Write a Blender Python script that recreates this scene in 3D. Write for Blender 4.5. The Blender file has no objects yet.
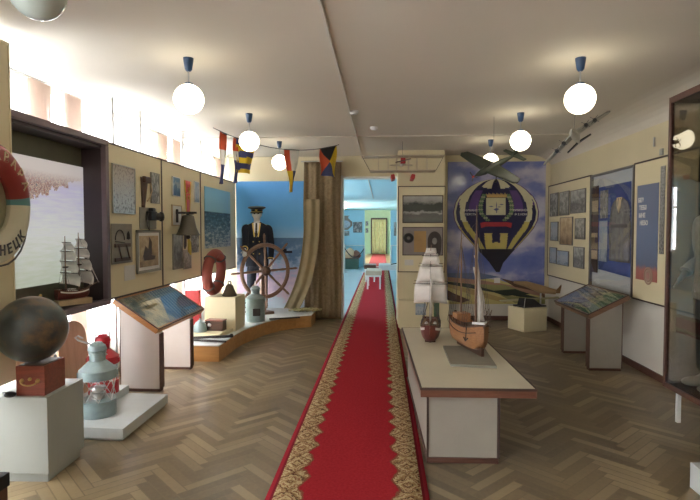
import bpy, bmesh, math, random
from mathutils import Vector, Matrix, Euler
random.seed(7)
PI = math.pi
scene = bpy.context.scene
COL = scene.collection
R = math.radians

# ------------------------------------------------------------------ camera
FPX, CAM_H = 520.0, 1.6
_p = math.atan(20/FPX); _y = math.atan(32/FPX*math.cos(_p))
FW = Vector((-math.sin(_y)*math.cos(_p), math.cos(_y)*math.cos(_p), -math.sin(_p)))
RT = Vector((math.cos(_y), math.sin(_y), 0)); UP = RT.cross(FW)
cam_data = bpy.data.cameras.new('camera'); cam = bpy.data.objects.new('camera', cam_data); COL.objects.link(cam)
cam_data.sensor_width = 36; cam_data.lens = FPX/700*36; cam_data.clip_start = .05
cam.matrix_world = Matrix(((RT.x, UP.x, -FW.x, 0), (RT.y, UP.y, -FW.y, 0), (RT.z, UP.z, -FW.z, CAM_H), (0, 0, 0, 1)))
scene.camera = cam
def _ray(px, py): return FW + RT*((px-350)/FPX) + UP*((250-py)/FPX)
def PZ(px, py, z=0.): d = _ray(px, py); return Vector((0, 0, CAM_H)) + d*((z-CAM_H)/d.z)   # survey: point at height z
def PY(px, py, y): d = _ray(px, py); return Vector((0, 0, CAM_H)) + d*(y/d.y)               # point on the plane Y = y
def PX(px, py, x): d = _ray(px, py); return Vector((0, 0, CAM_H)) + d*(x/d.x)               # point on the plane X = x

# ------------------------------------------------------------------ daylight, exposure
W = bpy.data.worlds.new('World'); scene.world = W; W.use_nodes = True
W.node_tree.nodes['Background'].inputs[0].default_value = (.90, .95, 1, 1)
W.node_tree.nodes['Background'].inputs[1].default_value = 18.0
scene.view_settings.view_transform = 'Standard'; scene.view_settings.look = 'None'
scene.view_settings.exposure = 0.60; scene.view_settings.gamma = 1; scene.view_settings.use_curve_mapping = False
LAMP = 5.0
def area(name, loc, rot, sx, sy, power, col=(1, 1, 1), portal=False):
    l = bpy.data.lights.new(name, 'AREA'); l.shape = 'RECTANGLE'; l.size = sx; l.size_y = sy; l.energy = power; l.color = col
    if portal: l.cycles.is_portal = True
    o = bpy.data.objects.new(name, l); COL.objects.link(o); o.location = loc; o.rotation_euler = rot; return o
WINS = [(-2.6, -.5), (-.25, 1.85), (2.1, 4.4), (4.62, 6.86), (7.08, 9.2)]
WINS2 = [(10.9, 12.1), (14.6, 15.8), (18.6, 19.8), (25.0, 31.0)]
for i, (a, b) in enumerate(WINS):
    area('window_daylight', (-3.28, (a+b)/2, 1.62), (0, R(-90), 0), 2.46, b-a, 55, portal=True)
for i, (a, b) in enumerate(WINS2):
    area('window_daylight', (-3.28, (a+b)/2, 1.9), (0, R(-90), 0), 1.6, b-a, 55, portal=True)

# ------------------------------------------------------------------ helpers
class MB:
    """collects geometry for ONE mesh object"""
    def __init__(s): s.v = []; s.f = []; s.sm = []; s.mi = []; s.T = Matrix.Identity(4)
    def add(s, vs, fs, smooth=False, mi=0):
        n = len(s.v); s.v += [tuple(s.T @ Vector(v)) for v in vs]
        for f in fs: s.f.append(tuple(i+n for i in f)); s.sm.append(smooth); s.mi.append(mi)
        return s
    def box(s, x0, x1, y0, y1, z0, z1, mi=0):
        vs = [(x, y, z) for x in (x0, x1) for y in (y0, y1) for z in (z0, z1)]
        return s.add(vs, [(0, 1, 3, 2), (4, 6, 7, 5), (0, 4, 5, 1), (2, 3, 7, 6), (0, 2, 6, 4), (1, 5, 7, 3)], False, mi)
    def bar(s, p0, p1, w, h, mi=0, up=(0, 0, 1)):
        p0 = Vector(p0); p1 = Vector(p1); d = (p1-p0).normalized(); u = Vector(up)
        if abs(d.dot(u)) > .98: u = Vector((0, 1, 0))
        a = d.cross(u).normalized()*w/2; b = a.cross(d).normalized()*h/2
        vs = [p+i*a+j*b for p in (p0, p1) for i, j in ((-1, -1), (1, -1), (1, 1), (-1, 1))]
        return s.add(vs, [(3, 2, 1, 0), (4, 5, 6, 7), (0, 1, 5, 4), (1, 2, 6, 5), (2, 3, 7, 6), (3, 0, 4, 7)], False, mi)
    def tube(s, pts, r, n=8, mi=0, cap=True):
        pts = [Vector(p) for p in pts]; m = len(pts); rr = r if isinstance(r, (list, tuple)) else [r]*m
        vs = []; prev = None
        for i, p in enumerate(pts):
            d = (pts[min(i+1, m-1)]-pts[max(i-1, 0)]).normalized()
            if prev is None:
                u = Vector((0, 0, 1)) if abs(d.z) < .9 else Vector((1, 0, 0)); a = d.cross(u).normalized()
            else: a = (prev-d*prev.dot(d)).normalized()
            prev = a; b = d.cross(a)
            for k in range(n): t = 2*PI*k/n; vs.append(p+(a*math.cos(t)+b*math.sin(t))*rr[i])
        fs = [(i*n+k, i*n+(k+1) % n, (i+1)*n+(k+1) % n, (i+1)*n+k) for i in range(m-1) for k in range(n)]
        s.add(vs, fs, True, mi)
        if cap: s.add(vs[:n], [tuple(range(n))[::-1]], False, mi); s.add(vs[-n:], [tuple(range(n))], False, mi)
        return s
    def lathe(s, prof, n=24, c=(0, 0, 0), mi=0, smooth=True):
        vs = [(c[0]+r*math.cos(2*PI*k/n), c[1]+r*math.sin(2*PI*k/n), c[2]+z) for r, z in prof for k in range(n)]
        fs = [(i*n+k, i*n+(k+1) % n, (i+1)*n+(k+1) % n, (i+1)*n+k) for i in range(len(prof)-1) for k in range(n)]
        return s.add(vs, fs, smooth, mi)
    def sphere(s, c, r, n=20, m=12, mi=0, sc=(1, 1, 1)):
        vs = [(c[0]+r*sc[0]*math.sin(PI*j/m)*math.cos(2*PI*k/n), c[1]+r*sc[1]*math.sin(PI*j/m)*math.sin(2*PI*k/n), c[2]+r*sc[2]*math.cos(PI*j/m)) for j in range(m+1) for k in range(n)]
        fs = [(j*n+k, (j+1)*n+k, (j+1)*n+(k+1) % n, j*n+(k+1) % n) for j in range(m) for k in range(n)]
        return s.add(vs, fs, True, mi)
    def torus(s, R_, r, n=40, m=12, mi=None, sq=1.):
        # ring in the local XZ plane, axis Y
        vs = []
        for i in range(n):
            a = 2*PI*i/n
            for j in range(m):
                b = 2*PI*j/m; q = R_+r*math.cos(b); vs.append((q*math.cos(a), r*sq*math.sin(b), q*math.sin(a)))
        for i in range(n):
            fs = [(i*m+j, i*m+(j+1) % m, ((i+1) % n)*m+(j+1) % m, ((i+1) % n)*m+j) for j in range(m)]
            if i == 0: base = len(s.v); s.add(vs, [], True)
            for f in fs: s.f.append(tuple(k+base for k in f)); s.sm.append(True); s.mi.append(mi(360*(i+.5)/n) if callable(mi) else (mi or 0))
        return s
    def prism(s, poly, z0, z1, mi=0):
        n = len(poly); vs = [(x, y, z0) for x, y in poly]+[(x, y, z1) for x, y in poly]
        return s.add(vs, [tuple(range(n))[::-1], tuple(range(n, 2*n))]+[(i, (i+1) % n, n+(i+1) % n, n+i) for i in range(n)], False, mi)
    def grid(s, fn, nu, nv, mi=0, smooth=True):
        vs = [fn(i/nu, j/nv) for i in range(nu+1) for j in range(nv+1)]
        cf = mi if callable(mi) else (lambda u, v: mi)
        base = len(s.v); s.add(vs, [], True)
        for i in range(nu):
            for j in range(nv):
                a = base+i*(nv+1)+j; m_ = cf((i+.5)/nu, (j+.5)/nv)
                if m_ is None: continue
                s.f.append((a, a+nv+1, a+nv+2, a+1)); s.sm.append(smooth); s.mi.append(m_)
        return s
    def build(s, name, mats, parent=None, loc=None, bevel=0, solid=0, rot=None, kind=None):
        me = bpy.data.meshes.new(name); me.from_pydata(s.v, [], s.f)
        for m in (mats if isinstance(mats, (list, tuple)) else [mats]): me.materials.append(m)
        me.polygons.foreach_set('use_smooth', s.sm); me.polygons.foreach_set('material_index', s.mi)
        bm = bmesh.new(); bm.from_mesh(me); bmesh.ops.recalc_face_normals(bm, faces=bm.faces); bm.to_mesh(me); bm.free()
        if any(s.sm): me.set_sharp_from_angle(angle=R(32))
        me.update(); o = bpy.data.objects.new(name, me); COL.objects.link(o)
        if parent: o.parent = parent
        if loc is not None: o.location = loc
        if rot is not None: o.rotation_euler = rot
        if bevel:
            b = o.modifiers.new('bevel', 'BEVEL'); b.width = bevel; b.segments = 2; b.limit_method = 'ANGLE'; b.harden_normals = False
        if solid:
            b = o.modifiers.new('solid', 'SOLIDIFY'); b.thickness = solid; b.offset = 0
        if kind: o['kind'] = kind
        return o
def tag(o, label, cat, group=None, kind=None):
    o['label'] = label; o['category'] = cat
    if group: o['group'] = group
    if kind: o['kind'] = kind
    return o
def thing(name, label, cat, loc=(0, 0, 0), rz=0, group=None):
    o = bpy.data.objects.new(name, None); COL.objects.link(o); o.empty_display_size = .1
    o.location = loc; o.rotation_euler = (0, 0, rz); return tag(o, label, cat, group)
def struct(name, mb, mat, **k):
    o = mb.build(name, mat, **k); o['kind'] = 'structure'; return o
def copy_tree(o, parent=None):
    c = o.copy(); COL.objects.link(c)
    if parent: c.parent = parent
    for ch in list(o.children): copy_tree(ch, c)
    return c
def baked(o):
    """replace an object's modifiers by their result"""
    bpy.context.view_layer.update()
    me = bpy.data.meshes.new_from_object(o.evaluated_get(bpy.context.evaluated_depsgraph_get())); o.modifiers.clear(); o.data = me; return o
def text_mb(txt, size, depth=.001, font_bold=0.0):
    c = bpy.data.curves.new('lettering', 'FONT'); c.body = txt; c.size = size; c.extrude = depth; c.align_x = 'CENTER'; c.align_y = 'CENTER'; c.offset = font_bold
    o = bpy.data.objects.new('lettering', c); COL.objects.link(o); bpy.context.view_layer.update()
    me = bpy.data.meshes.new_from_object(o.evaluated_get(bpy.context.evaluated_depsgraph_get()))
    m = MB(); m.v = [tuple(v.co) for v in me.vertices]; m.f = [tuple(p.vertices) for p in me.polygons]; m.sm = [False]*len(m.f); m.mi = [0]*len(m.f)
    bpy.data.objects.remove(o); return m
def add_text(mb, txt, size, M4, depth=.001, bold=0.0, mi=0):
    t = text_mb(txt, size, depth, bold); keep = mb.T; mb.T = M4; mb.add(t.v, t.f, False, mi); mb.T = keep

# ------------------------------------------------------------------ materials
def nodes(name):
    m = bpy.data.materials.new(name); m.use_nodes = True; nt = m.node_tree; return m, nt, nt.nodes['Principled BSDF']
def mth(nt, op, a, b=None, c=None):
    n = nt.nodes.new('ShaderNodeMath'); n.operation = op
    for i, x in enumerate((a, b, c)):
        if x is None: continue
        if isinstance(x, (int, float)): n.inputs[i].default_value = x
        else: nt.links.new(x, n.inputs[i])
    return n.outputs[0]
def coords(nt, kind='Object'):
    t = nt.nodes.new('ShaderNodeTexCoord'); return t.outputs[kind]
def xyz(nt, kind='Object'):
    n = nt.nodes.new('ShaderNodeSeparateXYZ'); nt.links.new(coords(nt, kind), n.inputs[0]); return n.outputs
def noise(nt, scale, detail=3, vec=None, seed=0., rough=.55):
    n = nt.nodes.new('ShaderNodeTexNoise'); n.noise_dimensions = '4D'; n.inputs['W'].default_value = seed
    n.inputs['Scale'].default_value = scale; n.inputs['Detail'].default_value = detail; n.inputs['Roughness'].default_value = rough
    nt.links.new(vec if vec is not None else coords(nt), n.inputs['Vector']); return n.outputs['Fac']
def ramp(nt, fac, stops, const=False):
    n = nt.nodes.new('ShaderNodeValToRGB'); e = n.color_ramp.elements
    if const: n.color_ramp.interpolation = 'CONSTANT'
    while len(e) < len(stops): e.new(.5)
    for el, (p, c) in zip(e, stops): el.position = p; el.color = (*c, 1)
    nt.links.new(fac, n.inputs[0]); return n.outputs[0]
def mixc(nt, fac, a, b, mode='MIX'):
    n = nt.nodes.new('ShaderNodeMix'); n.data_type = 'RGBA'; n.blend_type = mode
    for sock, x in ((n.inputs['Factor'], fac), (n.inputs['A'], a), (n.inputs['B'], b)):
        if isinstance(x, (int, float)): sock.default_value = x
        elif isinstance(x, tuple): sock.default_value = (*x, 1)
        else: nt.links.new(x, sock)
    return n.outputs['Result']
def bump(nt, b, h, strength=.3, dist=.002):
    n = nt.nodes.new('ShaderNodeBump'); n.inputs['Strength'].default_value = strength; n.inputs['Distance'].default_value = dist
    nt.links.new(h, n.inputs['Height']); nt.links.new(n.outputs[0], b.inputs['Normal'])
def c255(r, g, b):
    return tuple(((x/255)/12.92 if x <= 10 else ((x/255+.055)/1.055)**2.4) for x in (r, g, b))
def mat(name, col, rough=.5, metal=0., var=.1, vs=6., bmp=0., bs=40., emit=0., coat=0.):
    m, nt, b = nodes(name)
    f = noise(nt, vs, 4); lo = tuple(max(0, c*(1-var)) for c in col); hi = tuple(min(1, c*(1+var)) for c in col)
    out = ramp(nt, f, [(.3, lo), (.7, hi)]); nt.links.new(out, b.inputs['Base Color'])
    b.inputs['Roughness'].default_value = rough; b.inputs['Metallic'].default_value = metal
    if coat: b.inputs['Coat Weight'].default_value = coat
    if emit: nt.links.new(out, b.inputs['Emission Color']); b.inputs['Emission Strength'].default_value = emit
    if bmp: bump(nt, b, noise(nt, bs, 4), bmp)
    return m
def wood(name, c1, c2, scale=8., rough=.4, axis='X', coat=0.):
    m, nt, b = nodes(name); mp = nt.nodes.new('ShaderNodeMapping'); nt.links.new(coords(nt), mp.inputs[0])
    mp.inputs['Scale'].default_value = {'X': (.12, 1, 1), 'Y': (1, .12, 1), 'Z': (1, 1, .12)}[axis]
    f = noise(nt, scale*5, 5, mp.outputs[0], rough=.65)
    nt.links.new(ramp(nt, f, [(.32, c1), (.68, c2)]), b.inputs['Base Color']); b.inputs['Roughness'].default_value = rough
    bump(nt, b, f, .15, .001)
    if coat: b.inputs['Coat Weight'].default_value = coat
    return m
def print_mat(name, stops, scale=6., amt=.5, seed=0., axis=2, base=1., rough=.35, const=False, emit=0., kind='Generated', stretch=(1, 1, 1)):
    """a printed picture: its own bands of colour along one axis broken up by noise"""
    m, nt, b = nodes(name); mp = nt.nodes.new('ShaderNodeMapping'); nt.links.new(coords(nt, kind), mp.inputs[0]); mp.inputs['Scale'].default_value = stretch
    f = noise(nt, scale, 5, mp.outputs[0], seed, .6); o = xyz(nt, kind)
    v = mth(nt, 'ADD', mth(nt, 'MULTIPLY', o[axis], base), mth(nt, 'MULTIPLY', mth(nt, 'SUBTRACT', f, .5), amt))
    if base < .99: v = mth(nt, 'ADD', v, (1-base)*.5)
    out = ramp(nt, v, stops, const); nt.links.new(out, b.inputs['Base Color']); b.inputs['Roughness'].default_value = rough
    if emit: nt.links.new(out, b.inputs['Emission Color']); b.inputs['Emission Strength'].default_value = emit
    return m
def glass_mat(name, tint=(1, 1, 1), refl=1.):
    m = bpy.data.materials.new(name); m.use_nodes = True; nt = m.node_tree; nt.nodes.clear()
    o = nt.nodes.new('ShaderNodeOutputMaterial'); t = nt.nodes.new('ShaderNodeBsdfTransparent'); g = nt.nodes.new('ShaderNodeBsdfGlossy'); x = nt.nodes.new('ShaderNodeMixShader'); f = nt.nodes.new('ShaderNodeLayerWeight'); f.inputs[0].default_value = .5
    t.inputs[0].default_value = (*tint, 1); g.inputs['Roughness'].default_value = .02
    nt.links.new(mth(nt, 'MULTIPLY', mth(nt, 'ADD', .045, mth(nt, 'MULTIPLY', mth(nt, 'POWER', f.outputs['Facing'], 5.), .9)), refl), x.inputs[0]); nt.links.new(t.outputs[0], x.inputs[1]); nt.links.new(g.outputs[0], x.inputs[2]); nt.links.new(x.outputs[0], o.inputs[0]); return m
def sheer_mat(name, col, alpha=.35):
    m = bpy.data.materials.new(name); m.use_nodes = True; nt = m.node_tree; nt.nodes.clear()
    o = nt.nodes.new('ShaderNodeOutputMaterial'); t = nt.nodes.new('ShaderNodeBsdfTransparent'); d = nt.nodes.new('ShaderNodeBsdfTranslucent'); d2 = nt.nodes.new('ShaderNodeBsdfDiffuse')
    a = nt.nodes.new('ShaderNodeMixShader'); x = nt.nodes.new('ShaderNodeMixShader')
    w = nt.nodes.new('ShaderNodeTexNoise'); w.inputs['Scale'].default_value = 12; nt.links.new(coords(nt), w.inputs['Vector'])
    c = ramp(nt, w.outputs['Fac'], [(.3, tuple(q*.93 for q in col)), (.7, col)])
    nt.links.new(c, d.inputs[0]); nt.links.new(c, d2.inputs[0]); a.inputs[0].default_value = .5; x.inputs[0].default_value = 1-alpha
    nt.links.new(d.outputs[0], a.inputs[1]); nt.links.new(d2.outputs[0], a.inputs[2]); nt.links.new(t.outputs[0], x.inputs[1]); nt.links.new(a.outputs[0], x.inputs[2]); nt.links.new(x.outputs[0], o.inputs[0]); return m

M = {}
M['ceiling'] = mat('ceiling_paint', (.66, .61, .53), .75, var=.03, vs=.8, bmp=.15, bs=60)
M['cream_wall'] = mat('cream_wall_paint', (.66, .58, .39), .7, var=.04, vs=1.2, bmp=.1)
M['white_wall'] = mat('white_wall_paint', (.66, .63, .57), .7, var=.04, vs=1.5, bmp=.1)
M['cream_panel'] = mat('cream_board', (.70, .62, .41), .55, var=.03, vs=2)
M['panel_edge'] = mat('dark_edge', (.06, .035, .03), .5)
M['brown_trim'] = wood('brown_trim', (.07, .03, .02), (.13, .055, .04), rough=.45)
M['case_dark'] = mat('dark_case', (.05, .035, .04), .45)
M['mauve_frame'] = mat('mauve_frame_paint', (.15, .11, .125), .4)
M['olive'] = mat('olive_lining', (.11, .11, .075), .8)
M['steel'] = mat('steel', (.55, .55, .55), .35, .9)
M['white_paint'] = mat('white_paint', (.75, .75, .73), .5)
M['grey_plinth'] = mat('grey_plinth_paint', (.40, .43, .41), .45, var=.04, vs=3)
M['grey_light'] = mat('light_grey_paint', (.55, .58, .58), .45, var=.04)
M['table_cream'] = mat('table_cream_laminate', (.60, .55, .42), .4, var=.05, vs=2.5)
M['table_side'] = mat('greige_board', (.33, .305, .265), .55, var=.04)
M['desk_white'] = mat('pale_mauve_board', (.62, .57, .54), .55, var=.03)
M['orange_wood'] = wood('orange_wood', (.42, .17, .05), (.56, .26, .09), rough=.4)
M['mid_wood'] = wood('reddish_brown_wood', (.12, .045, .028), (.19, .08, .048), rough=.35)
M['red_wood'] = wood('mahogany', (.18, .035, .02), (.30, .065, .035), rough=.3, coat=.3)
M['dark_wood'] = wood('dark_wood', (.05, .025, .015), (.11, .05, .03), rough=.4)
M['wheel_wood'] = wood('wheel_wood', (.17, .09, .055), (.30, .17, .11), rough=.4)
M['platform_wood'] = wood('platform_fascia', (.45, .22, .07), (.58, .31, .11), scale=4, rough=.45)
M['brass'] = mat('brass', (.55, .40, .16), .35, .9)
M['bronze'] = mat('dark_bronze', (.10, .075, .05), .45, .7)
M['bell'] = mat('aged_bell_metal', (.13, .115, .09), .4, .7)
M['black'] = mat('black_paint', (.012, .012, .014), .4)
M['iron'] = mat('rusty_iron', (.045, .038, .038), .65, .3)
M['lantern_grey'] = mat('grey_blue_enamel', (.27, .35, .36), .35, .1, var=.12, vs=14)
M['lantern_red'] = mat('red_enamel', (.48, .015, .03), .35, var=.1)
M['glass'] = glass_mat('clear_glass')
M['case_glass'] = glass_mat('case_glass', (.72, .70, .66), 1.0)
M['red'] = mat('red_paint', (.40, .03, .03), .5)
M['ring_red'] = mat('faded_red_canvas', (.30, .035, .03), .5, var=.1, bmp=.2)
M['ring_cream'] = mat('aged_cream_canvas', (.58, .55, .40), .4, var=.06, bmp=.2, bs=30)
M['ring_teal'] = mat('teal_band', (.10, .27, .28), .5)
M['dull_red'] = mat('dull_red_cloth', (.25, .05, .035), .65, var=.15, bmp=.3)
M['rope'] = mat('dark_rope', (.10, .09, .09), .8)
M['sail'] = mat('sail_cloth', (.70, .66, .62), .8, var=.06, vs=15)
M['yard'] = mat('dark_spar', (.05, .035, .03), .6)
M['mast'] = wood('mast_wood', (.14, .08, .05), (.22, .13, .08), axis='Z')
M['ship_red'] = wood('dark_red_hull', (.10, .022, .018), (.17, .04, .03))
M['ship_orange'] = wood('orange_brown_hull', (.25, .11, .045), (.40, .19, .08), scale=14)
M['deck'] = wood('deck_wood', (.30, .19, .10), (.42, .28, .16))
M['paper'] = mat('white_paper', (.72, .71, .68), .7, var=.03)
M['sepia'] = mat('warm_card', (.48, .36, .22), .7)
M['blue_shade'] = mat('blue_enamel', (.025, .06, .14), .35)
M['plane_green'] = mat('dark_green_paint', (.028, .035, .024), .55, var=.25, vs=9)
M['plane_grey'] = mat('pale_grey_paint', (.42, .41, .36), .4, var=.15, vs=12)
M['balsa'] = mat('balsa', (.55, .47, .36), .6)
M['burlap'] = None
M['navy'] = mat('navy_wool', (.012, .015, .028), .85, bmp=.2, bs=120)
M['plaster'] = mat('white_plaster', (.72, .72, .70), .45, var=.03)
M['gold'] = mat('gold_thread', (.70, .50, .14), .4, .5)
M['white_cloth'] = mat('white_cloth', (.74, .73, .70), .8)
M['bench_cloth'] = mat('beige_upholstery', (.50, .42, .32), .8)
M['book_black'] = mat('black_cover', (.02, .02, .025), .5)
M['rod'] = M['steel']
M['plywood'] = wood('plywood', (.55, .34, .20), (.70, .47, .30), scale=3, axis='Z')
M['daylight_blue'] = mat('daylight_blue_board', (.36, .64, .74), .6, var=.03)  # blue cast of the second room's daylight put into the board colour
M['green_wall'] = mat('pale_green_board', (.50, .62, .36), .6, var=.04)
M['yellow_curtain'] = mat('yellow_curtain', (.62, .52, .24), .8, var=.1)
M['floor2'] = mat('blue_grey_linoleum', (.32, .42, .45), .3, var=.06, vs=2)
M['floor3'] = mat('amber_boards', (.46, .28, .12), .35)
M['net'] = mat('straw_net', (.36, .33, .17), .9)
# lamp glass, lit and unlit
m, nt, b = nodes('lit_opal_glass'); b.inputs['Base Color'].default_value = (.9, .9, .88, 1); b.inputs['Emission Color'].default_value = (1, .90, .66, 1); b.inputs['Emission Strength'].default_value = LAMP
M['globe_lit'] = m
M['globe_off'] = mat('unlit_opal_glass', (.40, .46, .43), .08, var=.02, coat=.6)
# burlap with weave and folds' own stripes
m, nt, b = nodes('burlap'); o = xyz(nt)
f = noise(nt, 30, 4); wv = mth(nt, 'MULTIPLY', mth(nt, 'SINE', mth(nt, 'MULTIPLY', o[2], 500)), mth(nt, 'SINE', mth(nt, 'MULTIPLY', o[0], 500)))
nt.links.new(ramp(nt, f, [(.3, (.17, .12, .065)), (.7, (.26, .19, .105))]), b.inputs['Base Color']); b.inputs['Roughness'].default_value = .9; bump(nt, b, wv, .5, .002)
M['burlap'] = m
# runner carpet: red field, stepped beige and brown border, dark red edge
m, nt, b = nodes('runner_carpet'); o = xyz(nt)
ax = mth(nt, 'ABSOLUTE', o[0]); y = o[1]
st = mth(nt, 'SNAP', mth(nt, 'PINGPONG', y, .125), .021)
inner = mth(nt, 'ADD', mth(nt, 'ADD', .262, mth(nt, 'MULTIPLY', st, .42)), mth(nt, 'MULTIPLY', mth(nt, 'SUBTRACT', noise(nt, 14, 1), .5), .05))
isb = mth(nt, 'GREATER_THAN', ax, inner)
d1 = mth(nt, 'ADD', mth(nt, 'PINGPONG', mth(nt, 'ADD', y, .06), .125), mth(nt, 'ABSOLUTE', mth(nt, 'SUBTRACT', ax, .37)))
p1 = mth(nt, 'FRACT', mth(nt, 'ADD', mth(nt, 'MULTIPLY', mth(nt, 'SNAP', d1, .0105), 11.), mth(nt, 'MULTIPLY', noise(nt, 9, 2), 1.6)))
p2 = mth(nt, 'MULTIPLY', noise(nt, 45, 2), .6)
pat = ramp(nt, mth(nt, 'ADD', mth(nt, 'MULTIPLY', p1, .55), p2), [(.0, (.12, .05, .028)), (.34, (.30, .19, .09)), (.48, (.50, .39, .22)), (.60, (.22, .10, .05)), (.70, (.44, .32, .17)), (.82, (.07, .035, .02))], True)
rim = mth(nt, 'LESS_THAN', mth(nt, 'ABSOLUTE', mth(nt, 'SUBTRACT', ax, mth(nt, 'ADD', inner, .004))), .007)
redc = ramp(nt, noise(nt, 60, 3), [(.3, (.29, .015, .022)), (.7, (.38, .024, .032))])
c = mixc(nt, isb, redc, pat); c = mixc(nt, rim, c, (.22, .07, .04))
edge = mth(nt, 'GREATER_THAN', ax, .443); c = mixc(nt, edge, c, (.17, .012, .02)); c = mixc(nt, mth(nt, 'GREATER_THAN', ax, .459), c, (.30, .018, .03))
nt.links.new(c, b.inputs['Base Color']); b.inputs['Roughness'].default_value = 1; b.inputs['Specular IOR Level'].default_value = .08; bump(nt, b, noise(nt, 400, 2), .3, .002)
M['carpet'] = m
# parquet: every block has its own tone (face colour attribute)
m, nt, b = nodes('oak_parquet'); at = nt.nodes.new('ShaderNodeAttribute'); at.attribute_name = 'tone'
f = noise(nt, 35, 4); w_ = noise(nt, .9, 4, seed=3)
c = ramp(nt, at.outputs['Fac'], [(0, (.075, .057, .034)), (.5, (.22, .165, .095)), (1, (.46, .36, .21))])
c = mixc(nt, .30, c, ramp(nt, f, [(.3, (.16, .12, .07)), (.7, (.34, .26, .16))])); c = mixc(nt, .30, c, ramp(nt, w_, [(.35, (.16, .145, .11)), (.65, (.38, .26, .13))]))
nt.links.new(c, b.inputs['Base Color']); b.inputs['Roughness'].default_value = .30
bump(nt, b, f, .08, .001); M['parquet'] = m

# ------------------------------------------------------------------ the room
CEIL = 2.92; XL, XR, YB, YF = -3.05, 2.95, 9.35, -3.0
# floor slab under herringbone blocks
fl = MB().box(XL-.3, XR+.2, YF, YB+.02, -.06, -.004); L_, w_ = .42, .07
tone = [.3]*6
c45 = math.cos(PI/4)
ur, vr = Vector((c45, c45)), Vector((-c45, c45))
def blk(a, b_, la, lb):
    # block in the 45 degree frame
    pts = [ur*(a+i*la)+vr*(b_+j*lb) for i, j in ((0.004/la, .004/lb), (1-.004/la, .004/lb), (1-.004/la, 1-.004/lb), (.004/la, 1-.004/lb))]
    cx = sum(p.x for p in pts)/4; cy = sum(p.y for p in pts)/4
    if not (XL-.1 < cx < XR+.2 and YF < cy < YB): return
    pts = [Vector((min(max(p.x, XL-.25), XR+.15), min(max(p.y, YF), YB))) for p in pts]
    n = len(fl.v); fl.v += [(p.x, p.y, 0) for p in pts]; fl.f.append((n, n+1, n+2, n+3)); fl.sm.append(False); fl.mi.append(0); tone.append(random.random())
K = int(L_/w_+.5)
for i in range(-60, 260):
    for j in range(-200, 200):
        t = (i-j) % (2*K)
        if t == 0: blk(i*w_, j*w_, L_, w_)                       # lies along u
        if t == 2*K-1: blk(i*w_, (j)*w_-0, w_, L_) if True else None
fo = struct('floor', fl, M['parquet'])
ca = fo.data.attributes.new('tone', 'FLOAT', 'FACE')
for k, v in enumerate(tone): ca.data[k].value = v
fo.data.update()
struct('floor_2', MB().box(XL-.3, XR+.2, YB+.02, 22.5, -.06, 0), M['floor2'])
struct('floor_3', MB().box(XL-.3, XR+.2, 22.5, 35, -.06, 0), M['floor3'])
# ceiling with a cove along the right wall
c_ = MB(); prof = [(XL-.35, CEIL), (XR-.42, CEIL)]+[(XR-.42+.44*math.sin(t*PI/16), CEIL-.26*(1-math.cos(t*PI/16))) for t in range(1, 9)]
prof += [(XR+.2, CEIL-.26), (XR+.2, CEIL+.1), (XL-.35, CEIL+.1)]
n = len(prof); c_.add([(x, YF, z) for x, z in prof]+[(x, YB+.1, z) for x, z in prof], [tuple(range(n)), tuple(range(n, 2*n))]+[(i, (i+1) % n, n+(i+1) % n, n+i) for i in range(n)])
struct('ceiling', c_, M['ceiling'])
struct('ceiling_2', MB().box(XL-.35, XR+.2, YB+.3, 35, CEIL, CEIL+.1), M['daylight_blue'])
struct('trim_1', MB().box(-.372, -.352, YF, YB, CEIL-.018, CEIL).box(-.372, -.352, 9.7, 22, CEIL-.02, CEIL), M['white_wall'])   # cable duct
struct('trim_2', MB().box(XL, XR-.4, 7.35, 7.39, CEIL-.012, CEIL), M['ceiling'])
# walls
struct('wall_right', MB().box(XR, XR+.2, YF, YB+.3, 0, CEIL), M['cream_wall'])
struct('wall_front', MB().box(XL-.3, XR+.2, YF-.2, YF, 0, CEIL), M['white_wall'])
wb = MB().box(XL-.3, -.73, YB, YB+.3, 0, CEIL).box(.27, XR, YB, YB+.3, 0, CEIL).box(-.73, .27, YB, YB+.3, 2.545, CEIL)
struct('wall_back', wb, M['cream_wall'])
struct('wall_pier', MB().box(.262, 1.03, 8.72, YB, 0, CEIL), M['cream_wall'])
def window_wall(name, wins, y0, y1, matn, sill=.4):
    w = MB(); w.box(XL-.2, XL, y0, y1, 0, sill); w.box(XL-.2, XL, y0, y1, 2.85, CEIL); e = y0
    for a, b_ in wins: w.box(XL-.2, XL, e, a, sill, 2.85); e = b_
    w.box(XL-.2, XL, e, y1, sill, 2.85); struct(name, w, matn)
window_wall('wall_left', WINS, YF, YB, M['white_wall'])
window_wall('wall_far_left', WINS2, YB+.3, 34.8, M['daylight_blue'], 1.0)
for i, (a, b_) in enumerate(WINS+WINS2):
    f_ = MB(); x0, x1 = XL-.15, XL-.08; wz = .4 if i < len(WINS) else 1.0
    f_.box(x0, x1, a, b_, wz, wz+.06).box(x0, x1, a, b_, 2.78, 2.85).box(x0, x1, a, b_, 2.2, 2.25)
    k = 3; 
    for q in range(k+1):
        yy = a+(b_-a)*q/k; f_.box(x0, x1, yy-.03 if q else yy, yy+.03 if q < k else yy, wz, 2.85)
    wo = struct('window_%d' % (i+1), f_, M['white_paint'])
    MB().box(XL-.12, XL-.114, a, b_, wz+.03, 2.82).build('pane', M['glass'], wo)
    MB().box(XL-.08, XL+.06, a-.04, b_+.04, wz-.03, wz).build('window_sill', M['white_paint'], wo)
struct('wall_far_right', MB().box(XR, XR+.2, YB+.3, 35, 0, CEIL), M['daylight_blue'])
struct('wall_far', MB().box(XL-.3, XR+.2, 34.8, 35, 0, CEIL), M['green_wall'])
struct('wall_right_lower', MB().box(XR-.012, XR, YF, YB, 0, .84), M['white_wall'])
struct('wall_back_lower', MB().box(1.03, XR-.012, YB-.008, YB, 0, .5), M['white_wall'])
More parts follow.
